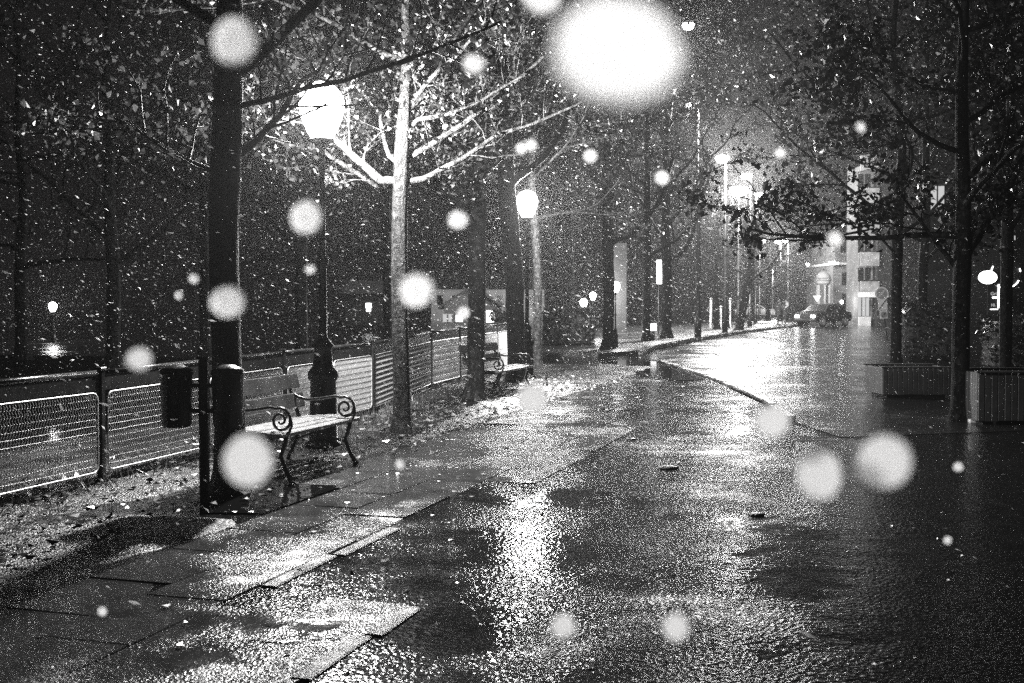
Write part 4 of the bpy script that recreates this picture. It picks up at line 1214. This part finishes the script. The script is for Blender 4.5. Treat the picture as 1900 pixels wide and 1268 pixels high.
# big flakes close to the lens
big = [
 (1145, 97, 250, .036, 'huge white snowflake at the top, biggest of all'),
 (1005, -6, 74, .026, 'snowflake cut by the top edge beside the huge one'),
 (435, 78, 90, .027, 'large grey snowflake in front of the thick trunk near the top'),
 (879, 120, 40, .018, 'small soft snowflake above the lamplit limbs'),
 (569, 403, 58, .024, 'bright white snowflake just below the big park lantern'),
 (423, 560, 62, .024, 'bright white snowflake on the thick trunk above the bins'),
 (773, 538, 64, .024, 'pale snowflake touching the right side of the spotted trunk'),
 (460, 856, 90, .028, 'large pale snowflake under the near end of the bench'),
 (988, 740, 56, .022, 'pale snowflake at the foot of the lamplit trunk'),
 (1433, 781, 64, .022, 'pale snowflake at the end of the gutter kerb'),
 (1520, 881, 88, .028, 'large pale snowflake left of the white one on the dark ground'),
 (1641, 858, 104, .030, 'large white snowflake below the left planter'),
 (1045, 1162, 46, .018, 'dim snowflake low over the lantern reflection'),
 (1254, 1164, 50, .018, 'dim snowflake low right of the lantern reflection'),
 (258, 667, 44, .017, 'faint grey snowflake over the fence rail by the left bin'),
 (860, 580, 22, .016, 'little snowflake in front of the gabled house'),
 (1095, 290, 24, .016, 'little snowflake up right of the second lantern'),
 (1228, 330, 24, .016, 'little snowflake left of the high street lamps'),
 (1548, 443, 28, .016, 'soft snowflake before the grey corner building'),
 (360, 517, 20, .014, 'upper of two tiny snowflakes left of the thick trunk'),
 (332, 548, 16, .013, 'lower of two tiny snowflakes left of the thick trunk'),
 (985, 270, 22, .014, 'right one of two tiny snowflakes above the second lantern'),
 (967, 276, 20, .014, 'left one of two tiny snowflakes above the second lantern'),
 (1447, 285, 20, .014, 'tiny snowflake right of the high street lamps'),
 (1596, 237, 22, .014, 'tiny snowflake before the maple crown at the right'),
 (850, 408, 34, .018, 'soft snowflake left of the dark leaning trunk'),
 (1758, 1003, 16, .012, 'tiny snowflake over the dark lower right ground'),
 (1778, 867, 16, .012, 'tiny snowflake right of the large white one'),
 (576, 500, 18, .012, 'tiny snowflake on the dark post of the big lantern'),
 (190, 1135, 16, .012, 'tiny snowflake over the near slabs at the lower left'),
 (742, 862, 18, .012, 'tiny snowflake at the foot of the spotted trunk'),
]
for i, (px, py, wpx, s, lab) in enumerate(big):   # flakes below the lamps get the brightened snow
    d = s * F / wpx
    c = P(px, py, d)
    rg = random.Random(500 + i)
    bm = bmesh.new(); bmesh.ops.create_icosphere(bm, subdivisions=4, radius=s / 2)
    off = Vector((rg.uniform(0, 50),) * 3)
    sx, sz = rg.uniform(.92, 1.08), rg.uniform(.9, 1.1)
    if i == 0: sx, sz = 1.0, .80
    mb = MB()
    vs = []
    tx = Matrix.Rotation(rg.gauss(0, .12), 3, 'X') @ Matrix.Rotation(rg.gauss(0, .12), 3, 'Z')
    for v in bm.verts:
        q = v.co * (2 / s); rho = min(1.0, math.hypot(q.x, q.z))
        yy = math.copysign(.09 * (1 - rho ** 5) ** .5, q.y) if abs(q.y) > 1e-5 else 0
        k_ = (s / 2) * (1 + .07 * mnoise.noise(q * 1.1 + off) + .04 * mnoise.noise(q * 3.5 + off))
        vs.append(c + tx @ Vector((q.x * sx * k_, (yy + .03 * mnoise.noise(q * 2.5 + off)) * k_, q.z * sz * k_)))
    mb.add(vs, [tuple(x.index for x in f.verts) for f in bm.faces])
    bm.free()
    tag(mb.build('snowflake', M['flake_wide' if py > 600 else 'flake'], None, True), lab, 'snowflake', 'large snowflakes close to the viewer')

# ------------------------------------------------------------------ haze
k = N('night_haze')
pv = k.n('ShaderNodeVolumePrincipled')
pv.inputs['Color'].default_value = (.96, .96, .96, 1); pv.inputs['Density'].default_value = .00038; pv.inputs['Anisotropy'].default_value = .78
k.l(pv.outputs[0], k.out.inputs['Volume'])
mb = MB(); mb.box((0, 90, 9), (420, 420, 23.6))
k.m.cycles.volume_sampling = 'EQUIANGULAR'
o = mb.build('haze', k.m); o['kind'] = 'stuff'
o.display_type = 'WIRE'

for o in bpy.data.objects:
    if '_o' in o: del o['_o']

# ------------------------------------------------------------------ render settings
scn.view_settings.view_transform = 'Standard'; scn.view_settings.look = 'None'
scn.view_settings.exposure = 0.25; scn.view_settings.gamma = 1.0
c = scn.cycles
c.max_bounces = 6; c.diffuse_bounces = 2; c.glossy_bounces = 3; c.transmission_bounces = 5; c.volume_bounces = 0; c.transparent_max_bounces = 8
c.sample_clamp_direct = 12; c.sample_clamp_indirect = 3.0
c.use_denoising = False; c.denoiser = 'OPENIMAGEDENOISE'; c.denoising_prefilter = 'ACCURATE'
c.caustics_reflective = False; c.caustics_refractive = True
c.use_adaptive_sampling = False
